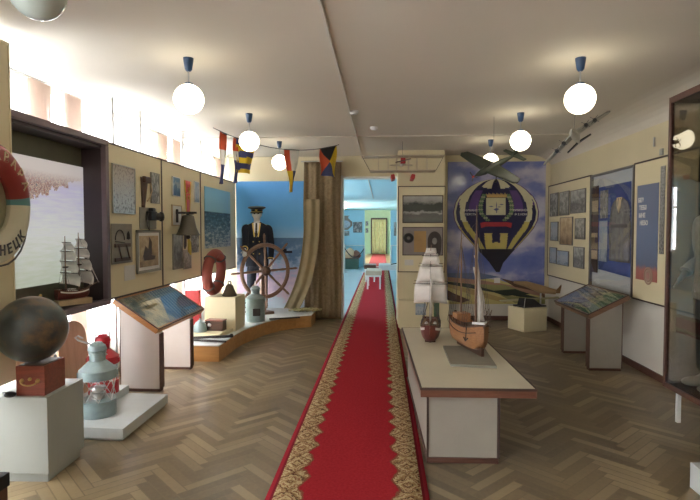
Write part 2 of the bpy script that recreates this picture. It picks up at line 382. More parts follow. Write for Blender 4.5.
# skirting
struct('baseboard_right', MB().box(XR-.03, XR-.012, 4.4, YB, 0, .075), M['brown_trim'])
struct('baseboard_back', MB().box(1.03, XR-.02, YB-.02, YB, 0, .075).box(.27, 1.045, 8.70, 8.72, 0, .075).box(1.03, 1.045, 8.72, YB-.02, 0, .075), M['brown_trim'])
struct('trim_3', MB().box(-.76, -.70, YB-.012, YB+.31, 0, 2.575).box(-.70, .262, YB-.012, YB+.31, 2.53, 2.56), M['white_paint'])

# window sheers and side drapes
sheer = sheer_mat('white_sheer', (.80, .77, .74), .22); drape = sheer_mat('peach_drape', (.62, .50, .43), .05)
for i, (a, b_) in enumerate(WINS):
    root = thing('window_curtain', '', 'curtain', (XL+.12, a, 0))
    root['label'] = ['white sheer curtain by the window far behind the viewer', 'white sheer curtain by the window beside the viewer', 'white sheer curtain above the dark harbour case, nearest the left edge',
                     'white sheer curtain above the first two cream photo panels', 'white sheer curtain above the cream panel with the sea picture'][i]
    w = b_-a
    MB().grid(lambda u, v: (.02*math.sin(u*w*55)*(.5+.5*(1-v))+.01*math.sin(u*w*23), u*w, .12+v*(2.74+.02*math.sin(u*w*9))-.12*0), int(w*70), 4).build('sheer', sheer, root)
    for s in (0, 1):
        MB().grid(lambda u, v: (.035+.025*math.sin(u*38), (u*.26 if s == 0 else w-u*.26)*(1)+(.04*(1-v) if s == 0 else -.04*(1-v)), .05+v*2.80), 30, 3).build('side_drape', drape, root)
    MB().tube([(.03, -.05, 2.865), (.03, w+.05, 2.865)], .007).build('curtain_rail', M['steel'], root)

# ------------------------------------------------------------------ lamps
def pendant(x, y, lit, label):
    r = thing('pendant_lamp', label, 'lamp', (x, y, CEIL), 0, 'round globe lamps on the ceiling')
    MB().lathe([(0, 0), (.040, 0), (.038, -.02), (.028, -.085), (.016, -.10), (0, -.10)], 20).build('ceiling_cup', M['blue_shade'], r)
    MB().tube([(0, 0, -.10), (0, 0, -.20)], .006).build('stem', M['steel'], r)
    MB().lathe([(.02, -.185), (.032, -.19), (.036, -.208), (0, -.208)], 16).build('collar', M['blue_shade'] if lit else M['steel'], r)
    MB().sphere((0, 0, -.312), .114, 32, 20).build('globe_shade', M['globe_lit'] if lit else M['globe_off'], r)
pendant(-1.46, 2.16, False, 'unlit grey globe lamp cut by the top left edge')
pendant(-1.49, 3.97, True, 'lit white globe lamp, nearest one of the left row')
pendant(-1.51, 5.88, True, 'lit white globe lamp of the left row hanging in front of the striped flag')
pendant(-1.53, 7.73, True, 'lit white globe lamp, farthest and smallest of the left row')
pendant(1.53, 2.2, False, 'globe lamp of the right row out of the picture above the viewer')
pendant(1.52, 4.15, True, 'lit white globe lamp, nearest one of the right row')
pendant(1.56, 6.03, True, 'lit white globe lamp just above the tail of the dark green aircraft')
pendant(1.585, 7.78, True, 'lit white globe lamp half hidden behind the dark green aircraft wing')
for (px, py, lab) in ((354, 111, 'small round white detector on the ceiling beside the cable duct'), (374, 127, 'small round white detector on the ceiling near the balsa biplane')):
    p = PZ(px, py, CEIL); tag(MB().lathe([(0, 0), (.05, 0), (.048, -.02), (.03, -.04), (0, -.04)], 16).build('smoke_detector', M['white_paint'], loc=(p.x, p.y, CEIL)), lab, 'detector', 'smoke detectors')

# ------------------------------------------------------------------ runner carpet
ry = MB().grid(lambda u, v: ((u-.5)*.97, -1.5+v*23.6, .012+.002*math.sin(v*60)), 8, 80)
ro = ry.build('runner_carpet', M['carpet'], loc=(-.2, 0, 0), solid=.012); tag(ro, 'long red runner carpet with beige patterned borders through the doorway', 'carpet')
tag(MB().box(-.62, .22, 23, 34.3, 0, .012).build('red_carpet', mat('plain_red_pile', (.42, .03, .02), .95)), 'short plain red carpet before the yellow curtained far door', 'carpet')

# ------------------------------------------------------------------ left display panels (plane X = -2.62)
PXL = -2.62
def pole(mb, x, y, z0=0, z1=CEIL): mb.tube([(x, y, z0), (x, y, z1)], .012, 8); mb.box(x-.03, x+.03, y-.03, y+.03, z1-.006, z1) if z1 == CEIL else None
def display_panel(y0, y1, label, x=PXL, z0=.93, z1=2.44, side=1, mt='cream_panel', th=.035, poles=(), group=None, edge='panel_edge'):
    r = thing('exhibition_stand', label, 'stand', (x, y0, 0), 0, group); w = y1-y0
    MB().box(-th*side, 0, .008, w-.008, z0+.008, z1-.008).build('board', M[mt], r)
    e = MB(); a, b_ = sorted((-(th+.004)*side, .006*side))
    e.box(a, b_, .001, w-.001, z0-.006, z0+.01).box(a, b_, .001, w-.001, z1-.012, z1+.006).box(a, b_, .001, .014, z0, z1).box(a, b_, w-.014, w-.001, z0, z1)
    e.build('edge_strip', M[edge], r)
    for yy, pz in poles: p = MB(); pole(p, -(th+.025)*side, yy-y0, pz); p.build('pole', M['rod'], r)
    return r
display_panel(4.82, 6.06, 'cream panel with the chart, holster and ship picture, beside the dark harbour case', poles=((PX(114, 200, PXL-.06).y, 0), (PX(140, 120, PXL-.06).y, 0)))
display_panel(6.06, 7.385, 'cream panel with the red pennant and hanging bell', poles=((6.9, .2),))
display_panel(7.385, 9.17, 'cream panel with the blue sea picture, beside the sailor backdrop', poles=((7.6, .2), (9.0, .2)))
# near panel that carries the life ring
NX = -2.46; yn = PX(12.5, 200, NX).y
r = display_panel(1.6, yn, 'cream panel at the left edge behind the big life ring', x=NX, z0=.60, z1=PX(12, 46, NX).z, poles=((2.0, 0), (yn-.09, .6)), edge='cream_panel')

# dark case with the harbour view
cy0, cy1 = 3.46, 4.82
r = thing('display_case', 'dark framed wall case with a lit harbour photograph inside', 'display case', (PXL, cy0, 0)); w = cy1-cy0
e = MB(); e.box(-.02, .03, 0, w, 2.395, 2.45).box(-.02, .03, 0, w, .89, .945).box(-.02, .03, 0, .05, .945, 2.395).box(-.02, .03, w-.06, w, .945, 2.395); e.build('frame', M['mauve_frame'], r, bevel=.006)
e = MB(); e.box(-.24, -.02, 0, w, 2.37, 2.41).box(-.24, -.02, 0, w, .89, .93).box(-.24, -.02, 0, .03, .93, 2.37).box(-.24, -.02, w-.03, w, .93, 2.37); e.build('case_box', M['case_dark'], r)
MB().box(-.25, -.225, .0, w, .9, 2.42).build('lining', M['olive'], r)
hx = PXL-.222
p0 = PX(84.5, 168, hx); p1 = PX(84.5, 278, hx); ya = cy0+.05
m, nt, b = nodes('harbour_photograph'); o = xyz(nt, 'Generated')   # y along the wall, z up
f = noise(nt, 9, 5, seed=2); rip = noise(nt, 14, 4, seed=5)
mp = nt.nodes.new('ShaderNodeMapping'); nt.links.new(coords(nt, 'Generated'), mp.inputs[0]); mp.inputs['Scale'].default_value = (1, 2, 14)
rp = noise(nt, 3, 4, mp.outputs[0])
water = ramp(nt, mth(nt, 'ADD', mth(nt, 'MULTIPLY', rp, .5), mth(nt, 'MULTIPLY', o[2], .6)), [(.25, (.34, .38, .31)), (.5, (.42, .44, .44)), (.75, (.34, .33, .45)), (1, (.28, .26, .34))])
town = ramp(nt, noise(nt, 55, 3, seed=9), [(.36, (.24, .10, .07)), (.46, (.13, .09, .12)), (.54, (.40, .30, .22)), (.64, (.10, .10, .12))])
shore = mth(nt, 'ADD', mth(nt, 'ADD', .52, mth(nt, 'MULTIPLY', o[1], .40)), mth(nt, 'MULTIPLY', mth(nt, 'SUBTRACT', f, .5), .30))
c = mixc(nt, mth(nt, 'GREATER_THAN', o[2], shore), water, town)
sky = mth(nt, 'SMOOTH_MIN', 1., mth(nt, 'MULTIPLY', mth(nt, 'SUBTRACT', o[2], .80), 9.), .1)
c = mixc(nt, mth(nt, 'MAXIMUM', sky, 0.), c, (.40, .37, .36))
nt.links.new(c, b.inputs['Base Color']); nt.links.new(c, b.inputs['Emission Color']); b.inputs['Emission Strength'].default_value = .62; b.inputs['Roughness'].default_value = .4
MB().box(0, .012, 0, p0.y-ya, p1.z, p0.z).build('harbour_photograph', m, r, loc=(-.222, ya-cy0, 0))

# --- picture helper on an X plane: rectangle given by measured corners
pic_mats = {
 'bw1': print_mat('print_grey_town', [(.2, (.07, .07, .06)), (.45, (.22, .22, .20)), (.6, (.40, .39, .36)), (.85, (.5, .49, .46))], 4.5, 1.3, 1, base=.25),
 'bw2': print_mat('print_grey_harbour', [(.15, (.30, .29, .27)), (.4, (.10, .10, .10)), (.55, (.25, .25, .24)), (.8, (.48, .48, .45))], 4, 1.2, 4, base=.5),
 'bw3': print_mat('print_grey_portrait', [(.3, (.42, .41, .38)), (.48, (.08, .08, .08)), (.6, (.3, .3, .28)), (.9, (.55, .54, .5))], 3, 1.5, 7, base=.2),
 'sep': print_mat('print_sepia', [(.2, (.20, .12, .06)), (.5, (.42, .29, .16)), (.75, (.55, .42, .25))], 4, 1.3, 3, base=.3),
 'blu': print_mat('print_blue_ship', [(.15, (.03, .08, .17)), (.45, (.08, .18, .32)), (.55, (.35, .42, .48)), (.7, (.10, .24, .40)), (.9, (.2, .33, .48))], 4.5, .8, 2, base=.6),
 'pal': print_mat('print_pale_blue', [(.2, (.18, .24, .32)), (.5, (.45, .48, .52)), (.8, (.25, .36, .50))], 4.5, 1.2, 6, base=.4),
 'map': print_mat('print_chart', [(.3, (.22, .20, .20)), (.42, (.44, .41, .38)), (.6, (.50, .47, .43)), (.68, (.30, .28, .28))], 14, 1.6, 5, base=.2, rough=.12),
 'txt': print_mat('print_text_page', [(.4, (.60, .58, .54)), (.62, (.66, .64, .60)), (.7, (.4, .4, .4))], 30, 1.2, 8, base=0.1),
 'gry': mat('grey_card', (.26, .25, .22), .7),
}
def pic(X, q, kind, label, frame=None, fw=.012, side=1, depth=.012, mount=0, name='photograph', group=None, cat='photograph'):
    x0, y0, x1, y1 = q
    a = PX(x0, (y0[0] if isinstance(y0, tuple) else y0), X); b_ = PX(x1, (y1[0] if isinstance(y1, tuple) else y1), X)
    ya, yb = sorted((a.y, b_.y)); zt, zb = max(a.z, b_.z), min(a.z, b_.z)
    zc = (zt+zb)/2; h = (zt-zb)/2; yc = (ya+yb)/2; w = (yb-ya)/2
    def bx(i, d0, d1): 
        u, v = sorted((d0*side, d1*side)); return MB().box(u, v, -w+i, w-i, -h+i, h-i)
    mt = pic_mats[kind] if kind in pic_mats else M[kind]
    if frame or mount:
        r = thing(name, label, cat, (X, yc, zc), 0, group)
        if frame:
            f_ = MB(); u, v = sorted((0, side*(depth+.006)))
            f_.box(u, v, -w, w, h-fw, h).box(u, v, -w, w, -h, -h+fw).box(u, v, -w, -w+fw, -h, h).box(u, v, w-fw, w, -h, h); f_.build('frame', M[frame], r)
        if mount: bx(fw if frame else 0, .001, depth*.6).build('mount', M['paper'], r)
        bx((fw if frame else 0)+mount, .002, depth).build('print', mt, r); return r
    return tag(bx(0, .001, depth).build(name, mt, loc=(X, yc, zc)), label, cat, group)
M['gry'] = pic_mats['gry']
X1 = PXL+.007
pic(X1, (111, 163, 134.5, 214.5), 'map', 'large glazed grey chart at the upper left of the first cream panel', 'steel', .008)
pic(X1, (150, 172, 158.5, 204), 'bw3', 'narrow grey photograph beside the hanging holster', 'gry', .006)
pic(X1, (139, 207, 156, 229), 'gry', 'grey card behind the black camera', depth=.006, name='backing_card', cat='card')
pic(X1, (110.5, 223.5, 132, 262), 'gry', 'grey card with drawing instruments on the first cream panel', depth=.006, name='backing_card', cat='card')
pic(X1, (135.5, 230, 160, 270), 'sep', 'framed sepia picture of a sailing ship on the first cream panel', 'gry', .03, mount=.035)
sh_ = MB().add([(.0, -.13, -.10), (.0, .12, -.10), (.0, .15, -.06), (.0, .05, -.05), (.0, .06, .10), (.0, 0, .16), (.0, -.03, .02), (.0, -.10, .06), (.0, -.16, -.05)], [tuple(range(9))])
sp_ = [q for q in bpy.data.objects if q.get('label', '').startswith('framed sepia')][0]; sh_.build('printed_ship', M['dark_wood'], sp_, loc=(.0145, 0, 0), solid=.001)
pic(X1, (124, 266, 135, 279), 'txt', 'small text label below the ship picture', depth=.004, name='text_label', cat='label')
pic(X1, (171.5, 176, 179.5, 197), 'blu', 'dark blue ship photograph left of the red pennant', 'paper', .008)
pic(X1, (193.5, 181, 198.5, 203), 'pal', 'pale blue photograph right of the red pennant', 'paper', .006)
pic(X1, (171, 204.5, 181, 226), 'txt', 'white text sheet in a wooden frame left of the hanging bell', 'sepia', .012)
pic(X1, (172, 234, 182, 268), 'bw2', 'tall grey photo sheet below the white text sheet', 'gry', .006)
pic(X1, (183, 250, 191, 268), 'bw1', 'small grey group photograph at the foot of the second cream panel', depth=.008)
pic(X1, (191, 232, 198.5, 252), 'bw3', 'small grey photograph behind the bell rope', depth=.008)
m, nt, b = nodes('print_breaking_sea'); o = xyz(nt, 'Generated'); mp = nt.nodes.new('ShaderNodeMapping'); nt.links.new(coords(nt, 'Generated'), mp.inputs[0]); mp.inputs['Scale'].default_value = (1, 1, 2.4)
wv_ = mth(nt, 'ADD', noise(nt, 8, 6, mp.outputs[0], 3, .7), mth(nt, 'MULTIPLY', mth(nt, 'SUBTRACT', .35, o[2]), .25))
c = mixc(nt, mth(nt, 'GREATER_THAN', o[2], .60), ramp(nt, wv_, [(.40, (.03, .08, .13)), (.52, (.08, .17, .25)), (.60, (.42, .48, .50)), (.7, (.6, .62, .6))]), ramp(nt, o[2], [(.6, (.32, .58, .70)), (1, (.20, .46, .66))]))
nt.links.new(c, b.inputs['Base Color']); b.inputs['Roughness'].default_value = .4; sea = m
pic_mats['sea'] = sea
pic(X1, (204, 186, 230, 246), 'sea', 'blue photograph of breaking sea waves under a clear sky', depth=.01)

# holster and camera, drawing tools on the first panel
p = PX(143, 192, PXL); r = thing('leather_holster', 'brown leather holster hanging on the first cream panel', 'holster', (PXL+.008, p.y, p.z))
h_ = MB().grid(lambda u, v: (.035*math.sin(PI*u)*(1-.5*(1-v)), (u-.5)*(.07+.12*v**1.5)+.04*(v-.5), -.17+v*.33), 10, 10); h_.build('pouch', mat('brown_leather', (.075, .045, .03), .45, var=.3, vs=20), r, solid=.006)
MB().box(0, .045, -.05, .10, .10, .17).build('flap', M['dark_wood'], r, bevel=.012)
MB().tube([(.03, .08, .16), (.05, .10, .02), (.045, .05, -.06), (.04, 0, -.1)], .007).build('strap', M['sepia'], r)
p = PX(148, 216, PXL); r = thing('camera', 'black hand camera with a large round lens on a grey card', 'camera', (PXL+.02, p.y, p.z))
MB().box(0, .06, -.09, .07, -.05, .05).build('body', M['black'], r, bevel=.008)
MB().box(.0, .05, -.03, .03, .05, .09).build('viewfinder', M['black'], r, bevel=.006)
l_ = MB(); l_.T = Matrix.Translation((.03, .06, -.005)) @ Matrix.Rotation(R(-90), 4, 'X') @ Matrix.Rotation(R(35), 4, 'Y'); l_.lathe([(0, 0), (.042, 0), (.042, .06), (.055, .075), (.055, .09), (.04, .088), (0, .07)], 20); l_.build('lens', M['black'], r)
MB().tube([(.03, -.09, .03), (.03, -.13, -.02), (.03, -.12, -.12), (.03, -.08, -.16), (.03, -.09, -.05)], .005).build('strap', M['rope'], r)
p = PX(121, 250, PXL); r = thing('parallel_ruler', 'dark parallel ruler fixed to the grey card', 'ruler', (PXL+.014, p.y, p.z))
MB().box(0, .012, -.155, .155, .03, .065).build('blade', M['dark_wood'], r); MB().box(0, .012, -.155, .155, -.11, -.075).build('blade', M['dark_wood'], r)
for s in (-.1, .06): MB().bar((.014, s, .05), (.014, s+.06, -.09), .012, .005).build('link', M['dark_wood'], r)
p = PX(119, 236, PXL); r = thing('dividers', 'thin brass dividers above the parallel ruler', 'dividers', (PXL+.014, p.y, p.z))
MB().tube([(0.006, .09*math.cos(t/10*PI)-.02, .10*math.sin(t/10*PI)-.04) for t in range(11)], .005).build('arc', M['iron'], r)
MB().bar((.006, -.11, -.05), (.006, .07, -.07), .01, .006).build('arm', M['iron'], r); MB().lathe([(0, .05), (.014, .02), (.02, -.03), (0, -.04)], 10, (.012, .14, .0)).build('plumb', M['iron'], r)

# red pennant
p = PX(187, 181, PXL); q = PX(187, 220, PXL); r = thing('red_pennant', 'red pennant with yellow border and emblem on the second cream panel', 'pennant', (PXL+.012, p.y, p.z)); H = p.z-q.z
MB().grid(lambda u, v: (.004*math.sin(u*6), (u-.5)*(.26-.14*v), -v*H), 8, 8, mi=lambda u, v: 1 if (u < .12 or u > .88 or v < .04) else (2 if .60 < v < .68 else 0)).build('cloth', [mat('scarlet_satin', (.55, .03, .015), .4), mat('yellow_fringe', (.62, .42, .05), .6), M['paper']], r, solid=.003)
g_ = MB(); 
for k in range(7): a = R(-150+k*50); g_.bar((.006, .02*math.cos(a), -.17+.045*math.sin(a)), (.006, .07*math.cos(a+.6), -.17+.09*math.sin(a+.6)), .014, .003)
g_.build('emblem', M['gold'], r)
# ship's bell on a bracket in front of the panel
p = PX(188, 226, PXL+.17); r = thing('hanging_bell', 'old grey brown ship bell hanging from a bracket below the red pennant', 'bell', (PXL+.17, p.y, p.z)); r.scale = (1, .88, .88)
MB().lathe([(0, .16), (.05, .16), (.075, .14), (.09, .06), (.105, -.02), (.135, -.10), (.15, -.13), (.14, -.135), (.125, -.12), (.09, -.02), (.07, .10), (0, .12)], 28).build('bell_body', M['bell'], r)
br = MB().bar((-.15, 0, .19), (.11, 0, .19), .035, .03).bar((0, -.17, .185), (0, .17, .185), .04, .03).bar((-.15, 0, .05), (-.15, 0, .24), .05, .02).tube([(0, 0, .19), (0, 0, .15)], .018); br.build('bracket', M['iron'], r)
MB().tube([(0, 0, .1), (0, 0, -.15)], .01).sphere((0, 0, -.16), .03, 12, 8).build('clapper', M['iron'], r)
MB().tube([(.0, .0, -.17), (.01, .02, -.24), (.0, .05, -.36), (.01, .07, -.42)], [.012, .022, .026, .006]).build('bell_rope', mat('yellow_cord', (.55, .42, .08), .7), r)
MB().tube([(-.02, -.05, -.13), (-.02, -.06, -.28), (-.02, -.07, -.33)], [.016, .02, .008]).build('bell_pull', M['rope'], r)

# life ring on the near panel
ringx = NX+.085; yo = PX(31, 205, ringx).y; rc = Vector((ringx+.02, yo-.385, 1.76))
r = thing('life_ring', 'large red and cream life ring with lettering hanging at the left edge', 'life ring', rc, R(90+7))
def rmi(a):
    a = a % 360
    # facing the room; local x axis points along the wall
    if 8 < a < 172: return 0
    if a <= 8 and a > 0 or 172 <= a < 180: return 2
    return 1
t_ = MB().torus(.286, .088, 72, 14, rmi, sq=.68); t_.build('ring', [M['ring_red'], M['ring_cream'], M['ring_teal']], r)
rp = MB(); 
for k in range(4):
    a0 = R(45+90*k-45); a1 = a0+R(90)
    rp.tube([((.372+.05*math.sin(PI*s/8)*(1 if k in (2, 3) else .3))*math.cos(a0+(a1-a0)*s/8), 0, (.372+.05*math.sin(PI*s/8)*(1 if k in (2, 3) else .3))*math.sin(a0+(a1-a0)*s/8)) for s in range(9)], .006, 6)
rp.build('grab_rope', M['rope'], r)
lt = MB(); lb = MB()
def ring_text(mb, txt, a_start, step, size, flip):
    for k, ch in enumerate(txt):
        a = R(a_start+(-step*k if not flip else step*k)); rot = a-PI/2 if not flip else a+PI/2
        T = Matrix.Rotation(0, 4, 'X') @ Matrix.Translation((.288*math.cos(a), -.0595, .288*math.sin(a))) @ Matrix.Rotation(-rot, 4, 'Y') @ Matrix.Rotation(R(90), 4, 'X')
        add_text(mb, ch, size, T, .002, .002)
ring_text(lt, 'ЮКВАРА', 112, 17, .085, False); lt.build('upper_lettering', mat('sand_lettering', (.45, .33, .20), .6), r)
ring_text(lb, 'ОРНЕЦК', 240, 15, .085, True); lb.build('lower_lettering', M['black'], r)
MB().tube([(0, -.02, .36), (-.02, .02, .52), (-.03, .03, .66)], .006, 6).build('hanging_cord', M['rope'], r)

# ------------------------------------------------------------------ ships
def hull_mb(L, B, D, sheer=.3, n=16, full=.55, stern=.75):
    """x forward; keel at z=0, deck about z=D"""
    m = MB(); k = 9
    def sec(t):
        x = (t-.5)*L; b_ = B/2*min(1, stern+(1-stern)*min(1, t/.25))*(1 if t < full else math.sqrt(max(0, 1-((t-full)/(1-full))**2)))
        zt = D*(1+sheer*(2*t-1)**2); kz = 0 if t < .8 else D*.5*((t-.8)/.2)**2
        return x+.05*L*max(0, (t-.85)/.15)*0, max(b_, .002), zt, kz
    vs = []; 
    for i in range(n+1):
        x, b_, zt, kz = sec(i/n)
        for j in range(k):
            a = PI*j/(k-1); yy = -b_*math.cos(a); s = math.sin(a)
            # flat sided section
            yy = b_*(-1 if j == 0 else 1 if j == k-1 else -math.copysign(abs(math.cos(a))**.55, math.cos(a))); zz = zt-(zt-kz)*s**.8
            vs.append((x, yy, zz))
    m.add(vs, [(i*k+j, i*k+j+1, (i+1)*k+j+1, (i+1)*k+j) for i in range(n) for j in range(k-1)], True)
    m.add(vs[:k], [tuple(range(k))], False)
    dk = MB()
    for i in range(n):
        x, b_, zt, kz = sec(i/n); x2, b2, z2, _ = sec((i+1)/n); q = D*.16
        dk.add([(x, -b_*.96, zt-q), (x, b_*.96, zt-q), (x2, b2*.96, z2-q), (x2, -b2*.96, z2-q)], [(0, 1, 2, 3)])
    return m, dk, sec
def square_sail(m, x, y, z0, z1, w0, w1, belly=.03):
    m.grid(lambda u, v: (x+belly*math.sin(PI*v)*(1-(2*u-1)**2*.5), y+(u-.5)*(w0+(w1-w0)*v), z0+(z1-z0)*v+.012*math.sin(PI*u)*(1-v)), 8, 6)

def square_rigger(root, L, B, D, hullm, masts, stripe=True, bowsprit=.2, z0=0., stand=None, rails=True):
    m, dk, sec = hull_mb(L, B, D); hz = z0
    h = m.build('hull', hullm, root, loc=(0, 0, hz)); dk.build('deck', M['deck'], h)
    if stripe:
        for sy in (-1, 1):
            s_ = MB()
            for i in range(1, 15):
                x, b_, zt, kz = sec(i/16); x2, b2, z2, _ = sec((i+1)/16)
                s_.add([(x, sy*(b_+.002), zt-D*.12), (x2, sy*(b2+.002), z2-D*.12), (x2, sy*(b2*.985+.002), z2-D*.30), (x, sy*(b_*.985+.002), zt-D*.30)], [(0, 1, 2, 3)])
            s_.build('gun_stripe', M['white_paint'], h, solid=.002)
    if rails:
        rl = MB()
        for sy in (-1, 1): rl.tube([(sec(i/16)[0], sy*sec(i/16)[1]*.98, sec(i/16)[2]+.012) for i in range(0, 17)], .0035, 5)
        for i in range(0, 16):
            for sy in (-1, 1): x, b_, zt, _ = sec(i/16); rl.tube([(x, sy*b_*.98, zt-.01), (x, sy*b_*.98, zt+.012)], .0025, 4)
        rl.build('rail', M['dark_wood'], h)
    MB().box(-L*.46, -L*.30, -B*.26, B*.26, D*.85, D*1.28).build('cabin', M['mid_wood'], h, bevel=.003)
    bt = MB()
    for s in (-1, 1): bt.sphere((-.05*L, s*B*.22, D*1.08), .05, 10, 6, sc=(.9, .35, .3))
    bt.build('boats', M['paper'], h)
    for (mx, H, yards, sails) in masts:
        ms = MB().tube([(mx, 0, hz+D*.5), (mx, 0, hz+H*.6), (mx, 0, hz+H)], [.008, .006, .003]).build('mast', M['mast'], root)
        for (zf, w) in yards:
            MB().tube([(mx+.012, -w/2, hz+zf*H), (mx+.012, 0, hz+zf*H), (mx+.012, w/2, hz+zf*H)], [.0025, .0045, .0025], 6).build('yard', M['yard'], ms)
        for (za, zb, wa, wb_) in sails:
            s_ = MB(); square_sail(s_, mx+.016, 0, hz+za*H, hz+zb*H, wa, wb_); s_.build('sail', M['sail'], ms, solid=.0015)
        MB().lathe([(0, 0), (.022, 0), (.026, .012), (0, .012)], 12, (mx, 0, hz+H*.5)).build('top', M['dark_wood'], ms)
    rg = MB(); allm = masts; bow = (L/2+bowsprit, 0, hz+D*1.9)
    for (mx, H, _, _) in masts:
        for sy in (-1, 1):
            for dx in (-.03, 0, .03): rg.tube([(mx+dx-.01, sy*B*.47, hz+D*1.02), (mx, 0, hz+H*.5)], .0012, 4)
            rg.tube([(mx-.05, sy*B*.45, hz+D*1.02), (mx, 0, hz+H*.9)], .0012, 4)
            for q in range(1, 7):
                f_ = q/9; rg.tube([(mx-.04*(1-f_), sy*B*.47*(1-f_), hz+D+f_*(H*.5-D)), (mx+.03*(1-f_), sy*B*.47*(1-f_), hz+D+f_*(H*.5-D))], .0008, 3)
    rg.tube([bow, (masts[0][0], 0, hz+masts[0][1]*.95)], .0013, 4); rg.tube([bow, (masts[0][0], 0, hz+masts[0][1]*.6)], .0013, 4)
    rg.build('rigging', M['rope'], root)
    bs = MB().tube([(L*.38, 0, hz+D*1.15), bow], [.008, .003]).build('bowsprit', M['mast'], root)
    j = MB()
    for k, f_ in enumerate((.35, .65, .95)):
        a = Vector((L*.40+(bow[0]-L*.40)*f_, 0, hz+D*1.25+(bow[2]-hz-D*1.25)*f_)); top = Vector((masts[0][0]+.04, 0, hz+masts[0][1]*(.55+.12*k))); c = Vector((masts[0][0]+.10+.05*k, .012, hz+D*1.7))
        j.grid(lambda u, v: tuple((a*(1-v)+top*v)*(1-u)+(c*(1-v)+top*v)*u+Vector((0, .02*math.sin(PI*u)*math.sin(PI*v), 0))), 5, 6)
    j.build('jib_sails', M['sail'], bs, solid=.0012)
    if stand: stand(root)
# ship in the dark case
def std(root): MB().box(-.15, .15, -.045, .045, 0, .05).build('stand', M['sepia'], root, bevel=.003)
yc_ = 4.40
r = thing('model_ship', 'model brig with cream sails on a pale stand inside the dark harbour case', 'model ship', (PXL-.09, yc_, .945), R(62))
def yl(*a): return a
mk = lambda s, H: [(s, H, [(.42, .34), (.60, .28), (.76, .21), (.90, .14)], [(.22, .415, .36, .32), (.425, .595, .32, .26), (.605, .755, .26, .20), (.765, .89, .20, .13)])]
square_rigger(r, .30, .085, .07, M['ship_red'], mk(.055, .58)+mk(-.065, .55), z0=.052, bowsprit=.09, stand=std)

# big three-tier ship on the right table
TBZ = .545
r = thing('model_ship', 'white sailed model ship with a dark red hull at the far end of the table', 'model ship', (.47, 5.02, TBZ), R(-97))
mk = lambda s, H: [(s, H, [(.61, .32), (.80, .23), (.91, .16)], [(.40, .605, .31, .29), (.62, .795, .27, .20), (.81, .905, .17, .13), (.915, .965, .11, .09)])]
def std2(root):
    MB().box(-.12, -.09, -.05, .05, 0, .03).box(.09, .12, -.05, .05, 0, .03).box(-.14, .14, -.012, .012, 0, .01).build('cradle', M['dark_wood'], root)
square_rigger(r, .50, .19, .13, M['ship_red'], mk(.10, .88)+mk(-.06, .90)+mk(-.20, .80), z0=.012, bowsprit=.16, stand=std2)

# brown wooden ketch on the grey board
bd = [PZ(450.5, 364, TBZ+.02), PZ(497, 366, TBZ+.02), PZ(483.5, 346, TBZ+.02), PZ(443, 345.5, TBZ+.02)]
tag(MB().prism([(p.x, p.y) for p in bd], TBZ, TBZ+.02).build('base_board', mat('grey_olive_board', (.22, .21, .17), .6), bevel=.002), 'thin grey board under the brown wooden sailing ship', 'board')
cx = (bd[0].x+bd[1].x)/2; r = thing('model_ship', 'orange brown wooden ship with bare masts and a furled white sail, on the grey board', 'model ship', (.76, 4.52, TBZ+.02), R(-76))
m_, dk, sec = hull_mb(.56, .205, .185, sheer=.22, full=.62, stern=.8); h = m_.build('hull', M['ship_orange'], r, loc=(0, 0, .035)); dk.build('deck', M['deck'], h)
MB().box(-.26, .26, -.012, .012, -.035, .03).build('keel', M['dark_wood'], h)
wl = MB()
for sy in (-1, 1):
    wl.tube([(sec(i/16)[0], sy*(sec(i/16)[1]*1.0), sec(i/16)[2]-.002) for i in range(17)], .007, 6)
    wl.tube([(sec(i/16)[0], sy*(sec(i/16)[1]*.99+.003), sec(i/16)[2]-.055) for i in range(16)], .004, 5)
wl.build('wale', M['dark_wood'], h)
wt = MB()
wt.bar((.19, -.062, .232), (.275, 0, .24), .012, .018).bar((.19, .062, .232), (.275, 0, .24), .012, .018); wt.build('white_cap_rail', M['white_paint'], h)
for s in (-1, 1):
    fr = MB()
    for q in range(9): x, b_, zt, _ = sec((q+4)/16); fr.box(x-.005, x+.005, s*b_*.93-.004, s*b_*.93+.004, zt-.03, zt+.035)
    fr.build('bulwark_posts', M['dark_wood'], h)
MB().box(-.25, -.13, -.065, .065, .17, .26).build('cabin', M['ship_orange'], h, bevel=.004)
MB().box(-.05, .09, -.05, .05, .15, .195).build('hatch', M['dark_wood'], h, bevel=.003)
an = MB().tube([(.17, -.105, .20), (.18, -.115, .09)], .004, 6).tube([(.15, -.12, .11), (.18, -.118, .085), (.21, -.11, .11)], .005, 6); an.build('anchor', M['black'], h)
ow = MB()
for s in range(6): ow.tube([(-.02+.03*s, .10, .19), (.0+.03*s, .13, .31+.02*(s % 2))], .003, 5)
ow.build('oars', M['mast'], h)
mm = MB().tube([(.12, 0, .12), (.12, 0, .7), (.12, 0, 1.24)], [.012, .01, .004]).build('mast', M['mast'], r)
MB().tube([(.125, -.005, .30), (.125, -.01, .95)], .008).build('gaff', M['mast'], mm)
fs = MB()
for k in range(6):
    y0_ = .02+.018*k; fs.grid(lambda u, v: (.11-.012*k+.012*math.sin(u*5), y0_+.02*math.sin(PI*u)*(1-v)+.012*math.sin(v*7+k)-v*y0_*.85, .26+.05*(k % 2)+v*(.66-.05*k)), 5, 10)
fs.build('furled_sail', M['sail'], mm, solid=.003)
m2 = MB().tube([(-.20, 0, .12), (-.20, 0, .6), (-.20, 0, 1.06)], [.010, .008, .003]).build('mast', M['mast'], r)
MB().tube([(-.2, 0, .98), (-.32, 0, .40)], .004).build('boom', M['mast'], m2)
MB().tube([(.26, 0, .235), (.40, 0, .33)], [.009, .004]).build('bowsprit', M['mast'], r)
rg = MB()
